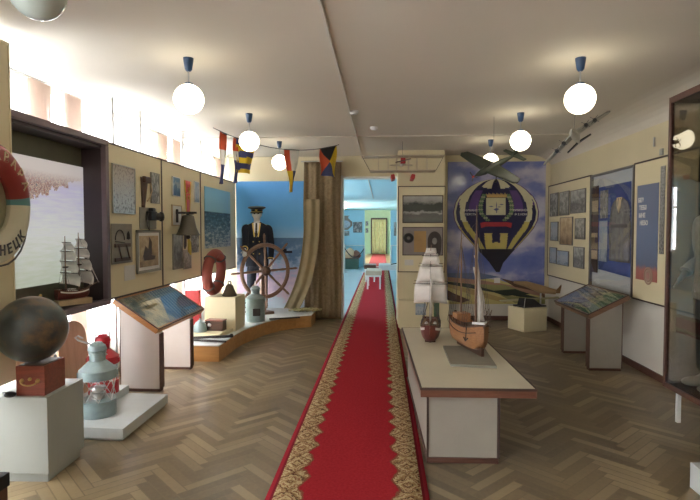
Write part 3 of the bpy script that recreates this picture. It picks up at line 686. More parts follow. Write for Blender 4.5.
for mx, H in ((.12, 1.05), (-.20, .92)):
    for sy in (-1, 1):
        for dx in (-.05, 0, .05): rg.tube([(mx+dx, sy*.11, .215), (mx, 0, H)], .0014, 4)
        for q in range(1, 9): f_ = q/12; rg.tube([(mx-.05*(1-f_), sy*.11*(1-f_), .215+f_*(H-.215)), (mx+.05*(1-f_), sy*.11*(1-f_), .215+f_*(H-.215))], .001, 3)
rg.tube([(.40, 0, .33), (.12, 0, 1.15)], .0015, 4); rg.tube([(-.33, 0, .30), (-.2, 0, 1.0)], .0015, 4); rg.tube([(.12, 0, 1.1), (-.2, 0, .95)], .0012, 4)
rg.build('rigging', M['rope'], r)
MB().bar((-.31, 0, .28), (-.37, .0, .20), .02, .05).build('rudder', M['dark_wood'], r)

# ------------------------------------------------------------------ right ship table
r = thing('display_table', 'long low cream display table with brown edges carrying two ships', 'table', (.262, 3.46, 0), R(1.2))
Lt, Wt = 2.15, .765
MB().box(.008, Wt-.008, .008, Lt-.008, TBZ-.02, TBZ-.0005).build('table_top', M['table_cream'], r)
e = MB(); e.box(0, Wt, 0, .02, TBZ-.062, TBZ-.012).box(0, Wt, Lt-.02, Lt, TBZ-.062, TBZ-.012).box(0, .02, .02, Lt-.02, TBZ-.062, TBZ-.012).box(Wt-.02, Wt, .02, Lt-.02, TBZ-.062, TBZ-.012)
e.build('fascia', M['mid_wood'], r)
e = MB(); e.box(-.004, Wt+.004, -.004, .008, TBZ-.014, TBZ+.001).box(-.004, Wt+.004, Lt-.008, Lt+.004, TBZ-.014, TBZ+.001).box(-.004, .008, .008, Lt-.008, TBZ-.014, TBZ+.001).box(Wt-.008, Wt+.004, .008, Lt-.008, TBZ-.014, TBZ+.001); e.build('edge_strip', M['panel_edge'], r)
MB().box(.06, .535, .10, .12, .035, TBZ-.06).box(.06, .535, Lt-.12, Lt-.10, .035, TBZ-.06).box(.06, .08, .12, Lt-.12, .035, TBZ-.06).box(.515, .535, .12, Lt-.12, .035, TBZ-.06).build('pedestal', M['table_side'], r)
e = MB().box(.05, .54, .085, Lt-.09, 0, .035); e.build('plinth', M['brown_trim'], r)
MB().box(.05, .064, .088, .102, .035, TBZ-.06).build('corner_strip', M['panel_edge'], r); MB().box(.531, .548, .088, .106, .035, TBZ-.06).build('corner_strip', M['panel_edge'], r)

# ------------------------------------------------------------------ left desk and right desk
def desk(name_label, x_low, x_high, y0, y1, z_low, z_high, leg_x, leg_ys, picmat, wood_m, legm, label_pic=None):
    """sloping reading desk; x_low is the room side edge"""
    r = thing('reading_desk', name_label, 'display desk', (x_low, y0, 0)); s = 1 if x_high > x_low else -1; w = abs(x_high-x_low); L = y1-y0; dz = z_high-z_low
    ln = math.hypot(w, dz); ang = math.atan2(dz, w)
    T = Matrix.Translation((0, 0, z_low)) @ (Matrix.Rotation(-ang, 4, 'Y') if s > 0 else Matrix.Rotation(PI, 4, 'Z') @ Matrix.Translation((0, -L, 0)) @ Matrix.Rotation(-ang, 4, 'Y'))
    f = MB(); f.T = T; t = .022; h = .055
    f.box(0, ln, 0, t, -h, 0).box(0, ln, L-t, L, -h, 0).box(0, t, t, L-t, -h, 0).box(ln-t, ln, t, L-t, -h, 0).box(t, ln-t, t, L-t, -h, -h+.012); f.build('desk_frame', wood_m, r)
    g = MB(); g.T = T; g.box(-.002, ln+.002, -.002, .006, -.006, .004).box(-.002, ln+.002, L-.006, L+.002, -.006, .004).box(-.002, .006, 0, L, -.006, .004).box(ln-.006, ln+.002, 0, L, -.006, .004); g.build('dark_strip', M['panel_edge'], r)
    p = MB(); p.T = T; p.box(.007, ln-.007, .007, L-.007, -.012, -.003); p.build('picture', picmat, r)
    p = MB(); p.T = T; p.box(.006, ln-.006, .006, L-.006, -.002, .002); p.build('glass', M['glass'], r)
    a, b_ = sorted((s*leg_x[0], s*leg_x[1]))
    for ly in leg_ys:
        # leg board cut to the slope
        def top(xx): return z_low+dz*abs(xx)/w-.07
        lg = MB(); vs = [(a, ly-y0, .03), (b_, ly-y0, .03), (b_, ly-y0, top(b_)), (a, ly-y0, top(a))]; th = .09
        lg.add(vs+[(x, y+th, z) for x, y, z in vs], [(0, 1, 2, 3), (7, 6, 5, 4), (0, 4, 5, 1), (1, 5, 6, 2), (2, 6, 7, 3), (3, 7, 4, 0)]); l_ = lg.build('leg', legm, r)
        MB().box(a+.005, b_-.005, ly-y0+.006, ly-y0+th-.006, 0, .03).build('foot', M['brown_trim'], l_)
        ed = MB()
        for xx in (a, b_): ed.box(xx-.004, xx+.004, ly-y0-.004, ly-y0+th+.004, .03, top(xx)-.002)
        ed.build('edge_strip', M['brown_trim'], l_)
    return r
dl = nodes('collage_harbour_view'); m, nt, b = dl; o = xyz(nt, 'Generated')
st = mth(nt, 'SINE', mth(nt, 'ADD', mth(nt, 'MULTIPLY', o[1], 120), mth(nt, 'MULTIPLY', o[0], 20)))
base_ = ramp(nt, noise(nt, 5, 4, seed=2), [(.32, (.04, .12, .22)), (.45, (.16, .24, .25)), (.55, (.42, .42, .33)), (.62, (.10, .12, .09)), (.7, (.40, .38, .26))])
blue_ = mixc(nt, mth(nt, 'GREATER_THAN', st, .2), (.04, .17, .38), (.25, .40, .50))
c = mixc(nt, mth(nt, 'SMOOTH_MIN', 1., mth(nt, 'MAXIMUM', 0., mth(nt, 'MULTIPLY', mth(nt, 'SUBTRACT', mth(nt, 'ADD', o[1], mth(nt, 'MULTIPLY', noise(nt, 4, 3), .35)), .58), 9.)), .1), base_, blue_)
nt.links.new(c, b.inputs['Base Color']); b.inputs['Roughness'].default_value = .3
desk('sloping wooden desk with a glazed collage in front of the first two left panels', -2.165, -2.60, 4.90, 6.20, .635, .93, (.02, .42), (4.96, 5.78), m, M['orange_wood'], M['desk_white'])
m2_ = print_mat('collage_aerodrome_view', [(.25, (.10, .20, .11)), (.36, (.42, .44, .30)), (.45, (.10, .11, .12)), (.55, (.30, .28, .26)), (.65, (.45, .46, .45)), (.75, (.13, .20, .34)), (.9, (.16, .23, .40))], 5, 1.1, 6, axis=1, base=.9, rough=.2)
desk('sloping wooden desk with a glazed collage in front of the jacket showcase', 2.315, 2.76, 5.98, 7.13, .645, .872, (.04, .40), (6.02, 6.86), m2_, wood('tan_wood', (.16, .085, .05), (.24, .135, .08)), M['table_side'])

# ------------------------------------------------------------------ curved platform with the sailor
PLZ = .2
edge = [PZ(219, 345.5, PLZ), PZ(228, 339.5, PLZ), PZ(235, 334.5, PLZ), PZ(243, 330, PLZ), PZ(252, 326.7, PLZ), PZ(265, 322, PLZ), PZ(280, 318.4, PLZ), PZ(296, 316, PLZ), PZ(311.3, 315, PLZ)]
poly = [(-2.74, 6.15)]+[(p.x, p.y) for p in edge]+[(-1.15, 8.93), (-1.43, 8.93), (-1.43, 9.3), (-2.74, 9.3)]
r = thing('platform', 'low curved platform with a wooden front edge under the sailor figure', 'platform', (0, 0, 0))
MB().prism(poly, 0, PLZ-.012).build('fascia', M['platform_wood'], r)
MB().prism(poly, PLZ-.012, PLZ).build('platform_top', M['grey_light'], r)
# sea backdrop
m, nt, b = nodes('seascape_print'); o = xyz(nt, 'Generated'); mp = nt.nodes.new('ShaderNodeMapping'); nt.links.new(coords(nt, 'Generated'), mp.inputs[0]); mp.inputs['Scale'].default_value = (1.2, 1, 3.2); mp.inputs['Rotation'].default_value = (0, .25, 0)
f = noise(nt, 6, 5, mp.outputs[0], 2); f2 = noise(nt, 2.2, 3, seed=3)
zz = o[2]
skyc = ramp(nt, mth(nt, 'ADD', zz, mth(nt, 'MULTIPLY', f2, .08)), [(.55, (.36, .58, .78)), (.70, (.13, .44, .82)), (1, (.06, .30, .70))])
seac = ramp(nt, mth(nt, 'ADD', mth(nt, 'MULTIPLY', zz, 1.1), mth(nt, 'MULTIPLY', mth(nt, 'SUBTRACT', f, .5), .7)), [(.05, (.50, .58, .66)), (.15, (.62, .48, .58)), (.27, (.50, .40, .55)), (.38, (.30, .42, .60)), (.48, (.10, .20, .38)), (.6, (.07, .17, .32))])
c = mixc(nt, mth(nt, 'GREATER_THAN', zz, .555), seac, skyc); nt.links.new(c, b.inputs['Base Color']); b.inputs['Roughness'].default_value = .45
xa, xb = PY(236.5, 250, 9.22).x, PY(306, 250, 9.22).x
tag(MB().box(xa, xb, 9.22, 9.24, PLZ, 2.47).build('seascape_backdrop', m), 'tall blue sea and sky backdrop behind the sailor figure', 'backdrop')
p0, p1 = PY(279, 248, 9.2), PY(292, 252, 9.2)
bt = MB().box(p0.x, p1.x, 9.212, 9.219, p1.z-.02, p1.z+.02).box(p0.x+.05, p1.x-.1, 9.212, 9.219, p1.z+.02, p1.z+.06); tag(bt.build('printed_vessel', M['navy']), 'small dark vessel printed on the horizon of the sea backdrop', 'print')

# burlap curtain
r = thing('burlap_curtain', 'brown burlap curtain hanging beside the doorway with a trailing net hem', 'curtain', (0, 0, 0))
cxa, cxb = PY(304, 200, 9.12).x, PY(341, 200, 9.12).x
MB().grid(lambda u, v: (cxa+(cxb-cxa)*u+.01*math.sin(v*7), 9.10+.03*math.sin(u*15)+.008*math.sin(u*43+v*3), .03+v*2.76), 90, 20).build('cloth', M['burlap'], r, solid=.006)
MB().grid(lambda u, v: (cxa+.02+(.28)*u-.35*(1-v)**3, 9.0+.02*math.sin(u*11)-.10*(1-v)**2, .235+v*1.9-.0*u), 40, 24).build('front_fold', mat('burlap_light', (.29, .23, .13), .9, bmp=.4, bs=90), r, solid=.006)
MB().tube([(cxa-.05, 9.12, 2.80), (cxb+.03, 9.12, 2.80)], .012).build('curtain_rail', M['steel'], r)
nt_ = MB(); random.seed(3)
for k in range(26):
    x0 = -1.62+random.random()*.42; y0_ = 8.72+random.random()*.22; pts = [(x0+.05*s+random.uniform(-.02, .02), y0_+random.uniform(-.05, .05), PLZ+.02+.025*abs(math.sin(s*1.3+k))) for s in range(5)]
    nt_.tube(pts, .011, 5)
tag(nt_.build('straw_net', M['net']), 'heap of straw coloured net on the platform at the foot of the burlap curtain', 'net')

# --- person figures
def skin_mesh(name, pts, edges, rad, material, parent, sub=2, root=0):
    me = bpy.data.meshes.new(name); me.from_pydata(pts, edges, []); o = bpy.data.objects.new(name, me); COL.objects.link(o)
    sk = o.modifiers.new('skin', 'SKIN'); sk.use_smooth_shade = True; sk.branch_smoothing = .4
    for i, rr in enumerate(rad):
        o.data.skin_vertices[0].data[i].radius = rr if isinstance(rr, tuple) else (rr, rr); o.data.skin_vertices[0].data[i].use_root = (i == root)
    s_ = o.modifiers.new('sub', 'SUBSURF'); s_.levels = s_.render_levels = sub
    baked(o); o.data.materials.clear(); o.data.materials.append(material); o.data.polygons.foreach_set('use_smooth', [True]*len(o.data.polygons)); o.parent = parent; return o
def figure(root, coat, trousers, lhand, rhand, cap=True, tie=True, shoe='black', stripes=None):
    """faces -y, 1.74 m tall; lhand/rhand: wrist positions"""
    def arm(side, wrist):
        sh = Vector((side*.185, 0, 1.42)); w = Vector(wrist); d = w-sh; mid = (sh+w)/2; ln = d.length; k = math.sqrt(max(.0, (.29**2)-(ln/2)**2)) if ln < .58 else 0
        el = mid+Vector((side*.6, .5, -.65)).normalized()*k; return sh, el, w
    body = [(0, 0, .96), (0, .0, 1.12), (0, -.005, 1.30), (0, 0, 1.44), (0, -.005, 1.52), (0, -.012, 1.60), (0, -.018, 1.66)]
    # body: legs, torso, head, arms, hands in one surface
    P = list(body); E_ = [(i, i+1) for i in range(6)]; Rr = [(.115, .085), (.105, .08), (.125, .085), (.09, .06), .048, .06, .07]
    for s in (-1, 1):
        n = len(P); P += [(s*.09, 0, .86), (s*.095, -.01, .48), (s*.10, .02, .10), (s*.11, -.10, .035)]; Rr += [.075, .052, .04, .036]; E_ += [(0, n), (n, n+1), (n+1, n+2), (n+2, n+3)]
        a = arm(s, rhand if s < 0 else lhand); n = len(P); P += [tuple(q) for q in a]; Rr += [.05, .036, .026]; E_ += [(3, n), (n, n+1), (n+1, n+2)]
        hd = (a[2]-a[1]).normalized(); w = a[2]; palm = w+hd*.055; n2 = len(P); P.append(tuple(palm)); Rr.append((.034, .018)); E_.append((n+2, n2))
        side = hd.cross(Vector((0, -1, 0))); side = side.normalized() if side.length > .1 else Vector((1, 0, 0))
        curl = Vector((0, -.4, -.5)) if hd.z > -.8 else Vector((0, -.5, 0))
        for k, (off, ln) in enumerate(((-.026, .062), (-.009, .075), (.009, .07), (.026, .055))):
            b0 = palm+side*off+hd*.028; b1 = b0+hd*ln*.5+curl*.012; b2 = b1+(hd*.6+curl).normalized()*ln*.5; m_ = len(P); P += [tuple(b0), tuple(b1), tuple(b2)]; Rr += [.010, .009, .007]; E_ += [(n2, m_), (m_, m_+1), (m_+1, m_+2)]
        t0 = palm-side*.036*s-hd*.02; t1 = t0-side*.02*s+hd*.035; m_ = len(P); P += [tuple(t0), tuple(t1)]; Rr += [.011, .009]; E_ += [(n2, m_), (m_, m_+1)]
    bd_ = skin_mesh('body', P, E_, Rr, M['plaster'], root)
    # shaped head over the neck, features included
    hd = MB(); hz = 1.635
    def head(u, v):
        th = PI*v; ph = 2*PI*u; x = math.sin(th)*math.sin(ph); y = -math.sin(th)*math.cos(ph); z = math.cos(th)
        w = 1-.28*max(0, -z)**1.3; rx, ry, rz = .074*w, .092*(1-.15*max(0, -z)), .118
        X, Y, Z = rx*x, ry*y, rz*z
        if y < 0:
            nose = math.exp(-((X/.013)**2+((Z+.012)/.026)**2)); brow = math.exp(-((Z-.025)/.010)**2)*math.exp(-(X/.05)**2)
            eye = math.exp(-(((abs(X)-.028)/.013)**2+((Z-.008)/.010)**2)); lip = math.exp(-((X/.022)**2+((Z+.052)/.007)**2)); chin = math.exp(-((X/.02)**2+((Z+.095)/.02)**2))
            Y -= .022*nose+.006*brow-.010*eye+.007*lip+.010*chin
        return (X, Y-.012, hz+Z)
    hd.grid(head, 44, 34)
    for s in (-1, 1): hd.sphere((s*.074, .004, hz-.005), .026, 10, 8, sc=(.35, .7, 1.15))
    hd.build('head', M['plaster'], bd_)
    # trousers
    P = [(0, 0, .98), (0, 0, .88)]; E_ = [(0, 1)]; Rr = [(.145, .105), (.14, .11)]
    for s in (-1, 1):
        n = len(P); P += [(s*.095, 0, .74), (s*.10, -.005, .46), (s*.105, .01, .11)]; Rr += [.095, .078, .074]; E_ += [(1, n), (n, n+1), (n+1, n+2)]
    skin_mesh('trousers', P, E_, Rr, trousers, root)
    # jacket: lofted body plus sleeves
    j = MB()
    lev = [(.76, .185, .125), (.86, .18, .125), (.96, .168, .118), (1.08, .158, .108), (1.20, .175, .115), (1.32, .19, .115), (1.40, .195, .10), (1.45, .165, .085), (1.49, .085, .068), (1.505, .062, .060)]
    j.grid(lambda u, v: (lambda q: (q[1]*math.copysign(abs(math.sin(2*PI*u))**.8, math.sin(2*PI*u)), -q[2]*math.copysign(abs(math.cos(2*PI*u))**.8, math.cos(2*PI*u)), q[0]))(
        (lambda t, i: tuple(lev[i][k]*(1-t)+lev[i+1][k]*t for k in range(3)))(v*(len(lev)-1)-min(int(v*(len(lev)-1)), len(lev)-2), min(int(v*(len(lev)-1)), len(lev)-2))), 36, 36)
    jo = j.build('jacket', coat, root, solid=.008)
    for s in (-1, 1):
        a = arm(s, rhand if s < 0 else lhand); e1 = a[1]; w = a[2]; d = (w-e1).normalized()
        skin_mesh('sleeve', [tuple(a[0]+Vector((-s*.07, 0, .0))), tuple(a[0]+Vector((s*.01, 0, -.01))), tuple((a[0]+e1)/2), tuple(e1), tuple((e1+w)/2), tuple(w-d*.01)], [(i, i+1) for i in range(5)], [.06, .078, .064, .056, .052, .048], coat, jo, 2)
        c = MB().tube([tuple(w-d*.05), tuple(w-d*.035)], .053, 14); c.build('cuff_band', M['gold'] if cap else M['white_cloth'], jo)
        sh = MB().sphere((s*.11, -.075, .045), .06, 14, 10, sc=(.75, 1.9, .72)); sh.build('shoe', M[shoe], root)
    if tie:
        MB().add([(-.05, -.073, 1.50), (.05, -.073, 1.50), (.035, -.115, 1.36), (0, -.122, 1.25), (-.035, -.115, 1.36)], [(0, 4, 3, 2, 1)]).build('shirt_front', M['white_cloth'], root, solid=.014)
        t_ = MB(); t_.add([(-.014, -.092, 1.49), (.014, -.092, 1.49), (.02, -.13, 1.30), (0, -.135, 1.26), (-.02, -.13, 1.30)], [(0, 4, 3, 2, 1)]); t_.build('tie', M['black'], root, solid=.008)
        lp = MB()
        for s in (-1, 1): lp.bar((s*.062, -.082, 1.49), (s*.030, -.132, 1.26), .022, .006, up=(0, 1, 0))
        lp.build('gold_lapel', M['gold'], jo)
        bt = MB()
        for s in (-1, 1):
            for z in (1.18, 1.08, .98): bt.sphere((s*.05, -.122, z), .011, 8, 6)
        bt.build('buttons', M['gold'], jo)
        ep = MB()
        for s in (-1, 1): ep.bar((s*.10, 0, 1.475), (s*.20, 0, 1.44), .06, .012)
        ep.build('epaulettes', M['gold'], jo)
    if cap:
        c = MB(); c.lathe([(.079, 0), (.084, .022), (.084, .045), (.128, .068), (.136, .080), (.12, .092), (.04, .102), (0, .104)], 32, (0, 0, 0))
        co = c.build('peaked_cap', M['black'], root, loc=(0, -.008, 1.672), rot=(R(6), 0, R(0))); co.scale = (1.12, 1.12, 1)
        vz = MB().grid(lambda u, v: ((.078+.03*v)*math.sin((u-.5)*2.3), -(.078+.045*v)*math.cos((u-.5)*2.3), .012-.022*v), 12, 4); vz.build('visor', M['black'], co, solid=.004)
        MB().sphere((0, -.088, .05), .02, 10, 8, sc=(1, .4, 1.1)).build('cap_badge', M['gold'], co)
        MB().lathe([(.0845, .006), (.0855, .012), (.0845, .018)], 28).build('cap_cord', M['gold'], co)
        gl = MB()
        for s in (-1, 1): gl.sphere((s*.029, -.094, 1.648), .019, 12, 8, sc=(1.1, .25, .6))
        gl.tube([(-.07, -.04, 1.648), (-.03, -.10, 1.648), (.03, -.10, 1.648), (.07, -.04, 1.648)], .004); gl.build('visor_shade', M['black'], root)  # dark lens shapes stand in for the cap visor's shade on the eyes
MX, MY = PY(257, 230, 8.80).x, 8.80
ms = (PY(256, 206, MY).z-PLZ)/1.776
r = thing('sailor_mannequin', 'white mannequin in black naval uniform and peaked cap behind the ship wheel', 'mannequin', (MX, MY, PLZ), R(8)); r.scale = (ms,)*3
WC = PY(265.5, 271, 8.45)
hw = r.matrix_basis.inverted() @ PY(244.5, 249.5, 8.22)
figure(r, M['navy'], M['navy'], (.23, -.08, .86), tuple(hw+Vector((-.0, .03, -.01))))

# ship's wheel
r = thing('ships_helm', 'large eight spoked wooden ship wheel in front of the sailor figure', 'ship wheel', (WC.x, WC.y, PLZ), R(42)); hz = WC.z-PLZ
MB().torus(.43, .034, 64, 8, 0, sq=.9).build('rim', M['wheel_wood'], r, loc=(0, 0, hz))
hb = MB(); hb.T = Matrix.Translation((0, 0, hz)) @ Matrix.Rotation(R(90), 4, 'X'); hb.lathe([(0, -.06), (.05, -.06), (.075, -.04), (.085, 0), (.075, .04), (.05, .06), (.03, .075), (0, .075)], 24); hb.build('hub', M['dark_wood'], r)
for k in range(8):
    a = PI/4*k+R(2); d = Vector((math.cos(a), 0, math.sin(a))); c = Vector((0, 0, hz)); s = MB().tube([c+d*q for q in (.06, .15, .24, .33, .39, .46, .49, .52, .58, .62)], [.016, .022, .015, .021, .016, .013, .020, .017, .021, .008], 10); s.build('spoke', M['wheel_wood'], r)
MB().box(-.045, .045, .06, .14, 0, hz+.05).box(-.16, .16, .0, .20, 0, .04).tube([(0, .0, hz), (0, .12, hz)], .03).build('wheel_stand', M['wheel_wood'], r, bevel=.004)

# lanterns
def lantern(label, c, h, rad, body, glass=True, name='ship_lantern', rz=0., handle='bail'):
    r = thing(name, label, 'lantern', c, rz); H = h
    b_ = MB().lathe([(0, 0), (rad, 0), (rad, .19*H), (rad*1.04, .20*H), (rad*1.04, .215*H), (rad*.93, .22*H), (0, .22*H)] if glass else [(0, 0), (rad, 0), (rad, .60*H), (0, .60*H)], 32); b_.build('base', body, r)
    if glass:
        MB().lathe([(rad*.86, .22*H), (rad*.9, .34*H), (rad*.86, .50*H)], 32).build('glass_chimney', M['glass'], r)
        MB().lathe([(0, .22*H), (rad*.35, .22*H), (rad*.3, .26*H), (rad*.45, .27*H), (rad*.45, .30*H), (rad*.3, .31*H), (rad*.3, .34*H), (rad*.45, .35*H), (rad*.4, .38*H), (0, .39*H)], 16).build('burner', M['steel'], r)
        g = MB()
        for k in range(8): a = 2*PI*k/8; a2 = a+PI/4; g.tube([(rad*math.cos(a), rad*math.sin(a), .215*H), (rad*math.cos(a2), rad*math.sin(a2), .50*H)], .003, 5).tube([(rad*math.cos(a2), rad*math.sin(a2), .215*H), (rad*math.cos(a), rad*math.sin(a), .50*H)], .003, 5)
        g.build('wire_guard', M['steel'], r)
    z = .5 if glass else .60
    MB().lathe([(rad*.95, z*H), (rad*1.04, z*H), (rad*1.04, (z+.12)*H), (rad*1.0, (z+.125)*H), (rad*.52, (z+.23)*H), (rad*.45, (z+.24)*H), (rad*.45, (z+.34)*H), (rad*.50, (z+.345)*H), (rad*.50, (z+.36)*H), (0, (z+.36)*H)], 32).build('hood', body, r)
    v = MB().lathe([(rad*.47, (z+.36)*H), (rad*.54, (z+.385)*H), (rad*.46, (z+.44)*H), (rad*.2, (z+.485)*H), (0, (z+.49)*H)], 20)
    for k in range(12): a = 2*PI*k/12; v.tube([(rad*.52*math.cos(a), rad*.52*math.sin(a), (z+.385)*H), (rad*.22*math.cos(a), rad*.22*math.sin(a), (z+.485)*H)], .005, 5)
    v.build('vent_cap', body, r)
    hd = MB()
    if handle == 'bail': pts = [(rad*.5*math.cos(t), 0, (z+.30)*H+rad*1.5*max(0, math.sin(t))**.6) for t in [PI*q/14 for q in range(15)]]; hd.tube(pts, .006, 7)
    elif handle == 'side': hd.tube([(rad*.5, 0, (z+.30)*H), (rad*.2, 0, (z+.40)*H), (-rad*.4, 0, (z+.47)*H), (-rad*1.0, 0, (z+.53)*H), (-rad*1.15, 0, (z+.57)*H), (-rad*1.0, 0, (z+.59)*H), (-rad*.75, 0, (z+.55)*H)], .008, 8)
    if hd.v: hd.build('handle', M['steel'], r)
    lg = MB()
    for s in (-1, 1): lg.box(s*rad*1.03-.012, s*rad*1.03+.012, -.015, .015, (z+.02)*H, (z+.09)*H)
    lg.build('lug', body, r); return r
# platform lantern
p = PZ(255.5, 321, PLZ)
r = lantern('plain grey ship lantern with a square label on the curved platform', (p.x, p.y, PLZ), .50, .145, M['lantern_grey'], glass=False, rz=R(20), handle='none')
MB().box(-.055, .055, -.158, -.14, .10, .21).build('name_plate', M['iron'], r, bevel=.004)
sp = MB().tube([(0, 0, .49), (0, 0, .56), (.0, 0, .62)], [.02, .014, .006]); sp.build('finial', M['paper'], r)
ch = MB()
for k in range(7): ch.sphere((-.165+.01*(k % 2), 0, .32-.035*k), .014, 8, 6, sc=(.7, .7, 1.2))
ch.build('chain', M['iron'], r)

# cream block, red ring, small bell, kettle, box, shelf board, rods, red upright
def PB(q, z): return [PZ(*p_, z) for p_ in q]
f0 = PZ(207.5, 327, PLZ)
bl = PZ(235.5, 331.5, PLZ); A = Vector((bl.x, bl.y)); bw, bdp, bh = .44, .42, .0
zc_ = PY(235, 297.5, A.y).z
yl_ = A.y
tag(MB().box(-bw, 0, 0, bdp, 0, zc_-PLZ).build('display_block', M['cream_panel'], loc=(A.x, A.y, PLZ), bevel=.003, rot=(0, 0, R(-3))), 'cream display block on the curved platform carrying the red ring and small bell', 'display block')
def at_block(px, dy): y = A.y+dy; q = PY(px, 290, y); return (q.x, y, zc_)
q = at_block(214.5, .17); rr = r = thing('red_life_ring', 'dull red cork life ring standing on the cream block', 'life ring', (q[0], q[1], q[2]+.335), R(70)); r.rotation_euler = (R(4), 0, R(87))
MB().torus(.265, .065, 56, 12, 0, sq=1.1).build('ring', M['dull_red'], r)
for k in range(4):
    a = PI/4+PI/2*k; bd2 = MB()
    bd2.tube([((.265+.072*math.cos(2*PI*s/12))*math.cos(a), .078*math.sin(2*PI*s/12), (.265+.072*math.cos(2*PI*s/12))*math.sin(a)) for s in range(13)], .012, 5); bd2.build('lashing', M['rope'], r)
q = at_block(229.5, .16)
r = thing('small_bell', 'small dark bronze bell standing on the cream block', 'bell', q)
MB().lathe([(0, 0), (.10, 0), (.105, .012), (.085, .05), (.065, .10), (.055, .14), (.03, .165), (0, .17)], 28).build('bell_body', M['bronze'], r)
MB().torus(.022, .008, 20, 8).build('crown_loop', M['bronze'], r, loc=(0, 0, .185))
sb = PZ(232, 330, PLZ)
bdq = [PZ(190, 333, PLZ+.05), PZ(217, 333, PLZ+.05), PZ(232, 327, PLZ+.05)]
y0_, y1_ = A.y-.42, A.y-.02
x1_ = PY(220, 333, y0_).x
tag(MB().prism([(x1_-.42, y0_), (x1_, y0_), (A.x-.03, y1_), (x1_-.42, y1_)], PLZ, PLZ+.05).build('low_shelf_board', M['cream_panel'], bevel=.003), 'low cream board under the kettle and small brown box', 'board')
q = PY(200, 322, y0_+.14); r = thing('kettle', 'dented pale grey metal kettle beside the small brown box', 'kettle', (q.x, q.y, PLZ+.05), R(200))
MB().lathe([(0, 0), (.085, 0), (.09, .02), (.075, .09), (.055, .13), (.035, .135), (.03, .15), (.012, .155), (.012, .175), (0, .18)], 24).build('kettle_body', M['lantern_grey'], r)
MB().tube([(.07, 0, .05), (.12, 0, .10), (.14, 0, .145)], [.022, .016, .011]).build('spout', M['lantern_grey'], r)
MB().tube([(-.06, 0, .12), (-.12, 0, .13), (-.135, 0, .08), (-.09, 0, .03)], .008).build('handle', M['iron'], r)
q = PY(216, 322, y1_-.14)
r = thing('wooden_box', 'small dark brown wooden box beside the kettle on the platform', 'box', (q.x, q.y, PLZ+.05), R(-4))
MB().box(-.12, .12, -.07, .07, 0, .13).build('box_body', M['dark_wood'], r, bevel=.003); MB().box(-.125, .125, -.075, .075, .13, .145).build('lid', M['red_wood'], r, bevel=.003)
MB().sphere((-.06, -.08, .08), .026, 12, 8, sc=(1, .5, 1)).build('round_lock', M['steel'], r)
a_, b_ = PZ(192, 338, PLZ+.03), PZ(232, 335, PLZ+.03); tag(MB().tube([(a_.x-.2, a_.y-.02, PLZ+.02), tuple(a_), (b_.x, b_.y-.02, PLZ+.02)], .018).sphere((b_.x, b_.y-.02, PLZ+.026), .026, 10, 8).build('iron_rod', M['iron']), 'longer dark iron rod lying on the platform in front of the cream board', 'rod')
a_, b_ = PZ(192, 341, PLZ+.02), PZ(226, 341.5, PLZ+.02); tag(MB().tube([(a_.x-.2, a_.y+.12, PLZ+.02), (a_.x, a_.y+.06, PLZ+.02), (b_.x, b_.y, PLZ+.02)], .014).build('iron_rod', M['iron']), 'shorter dark iron rod lying nearest the platform edge', 'rod')
a_ = PZ(268, 321, PLZ); tag(MB().tube([(a_.x, a_.y+.1, PLZ+.014), (a_.x+.45, a_.y+.28, PLZ+.014)], .013).build('boat_hook', M['iron']), 'thin dark stick lying between the grey lantern and the net', 'stick')
q = PX(189, 300, -2.72); tag(MB().box(-.05, .05, -.06, .06, 0, .36).box(-.07, .07, -.02, .02, .36, .40).build('red_stand', M['red'], loc=(-2.72, q.y, PLZ), bevel=.004) if False else MB().box(-.10, .10, -.05, .05, 0, PX(189, 290, -2.72).z-PLZ).build('red_case', M['red'], loc=(-2.66, q.y, PLZ), bevel=.006), 'narrow red upright case behind the reading desk under the second panel', 'case')

# ------------------------------------------------------------------ left foreground
# plinth
r = thing('grey_plinth', 'tall grey painted plinth under the globe', 'plinth', (-2.095, 3.10, 0), R(2))
MB().box(-.46, 0, 0, .42, .06, .55).build('plinth_body', M['grey_plinth'], r, bevel=.003); MB().box(-.45, -.02, .025, .40, 0, .06).build('toe_kick', M['grey_plinth'], r)
# box with the globe on it
gy = 3.20; GC = PY(30, 330, gy)
bx0 = PY(17.5, 394, 3.13); bx1 = PY(45, 394, 3.13)
r = thing('mahogany_box', 'reddish brown box with a brass handle under the globe', 'box', (bx1.x, 3.13, .55), R(4)); bw = bx1.x-bx0.x; bh = .19; bd_ = .24
MB().box(-bw, 0, 0, bd_, 0, bh-.0).build('box_body', M['red_wood'], r, bevel=.003)
MB().box(-bw+.012, -.012, .012, bd_-.012, bh, bh+.004).build('lid_panel', M['dark_wood'], r)
hd = MB().tube([(-bw/2+.05*math.cos(t), -.018-.01*math.sin(t), .095-.022*math.sin(t)) for t in [PI*k/8 for k in range(9)]], .005, 7)
for s in (-.05, .05): hd.sphere((-bw/2+s, -.006, .098), .014, 10, 8)
hd.sphere((-bw/2, -.004, .108), .012, 10, 8); hd.build('brass_handle', M['brass'], r)
m, nt, b = nodes('old_globe_map'); f = noise(nt, 3.2, 6, seed=4, rough=.6); f2 = noise(nt, 9, 5, seed=8); f3 = noise(nt, 2.5, 3, seed=12)
ocean = ramp(nt, f3, [(.36, (.03, .035, .04)), (.48, (.08, .10, .10)), (.60, (.20, .28, .30))]); land = ramp(nt, f2, [(.3, (.08, .055, .025)), (.55, (.20, .115, .05)), (.75, (.12, .10, .05))])
c = mixc(nt, ramp(nt, f, [(.49, (0, 0, 0)), (.60, (1, 1, 1))]), ocean, land)
nt.links.new(c, b.inputs['Base Color']); b.inputs['Roughness'].default_value = .35; M['globe'] = m
gr_ = .212; gz = .55+bh+.006+gr_
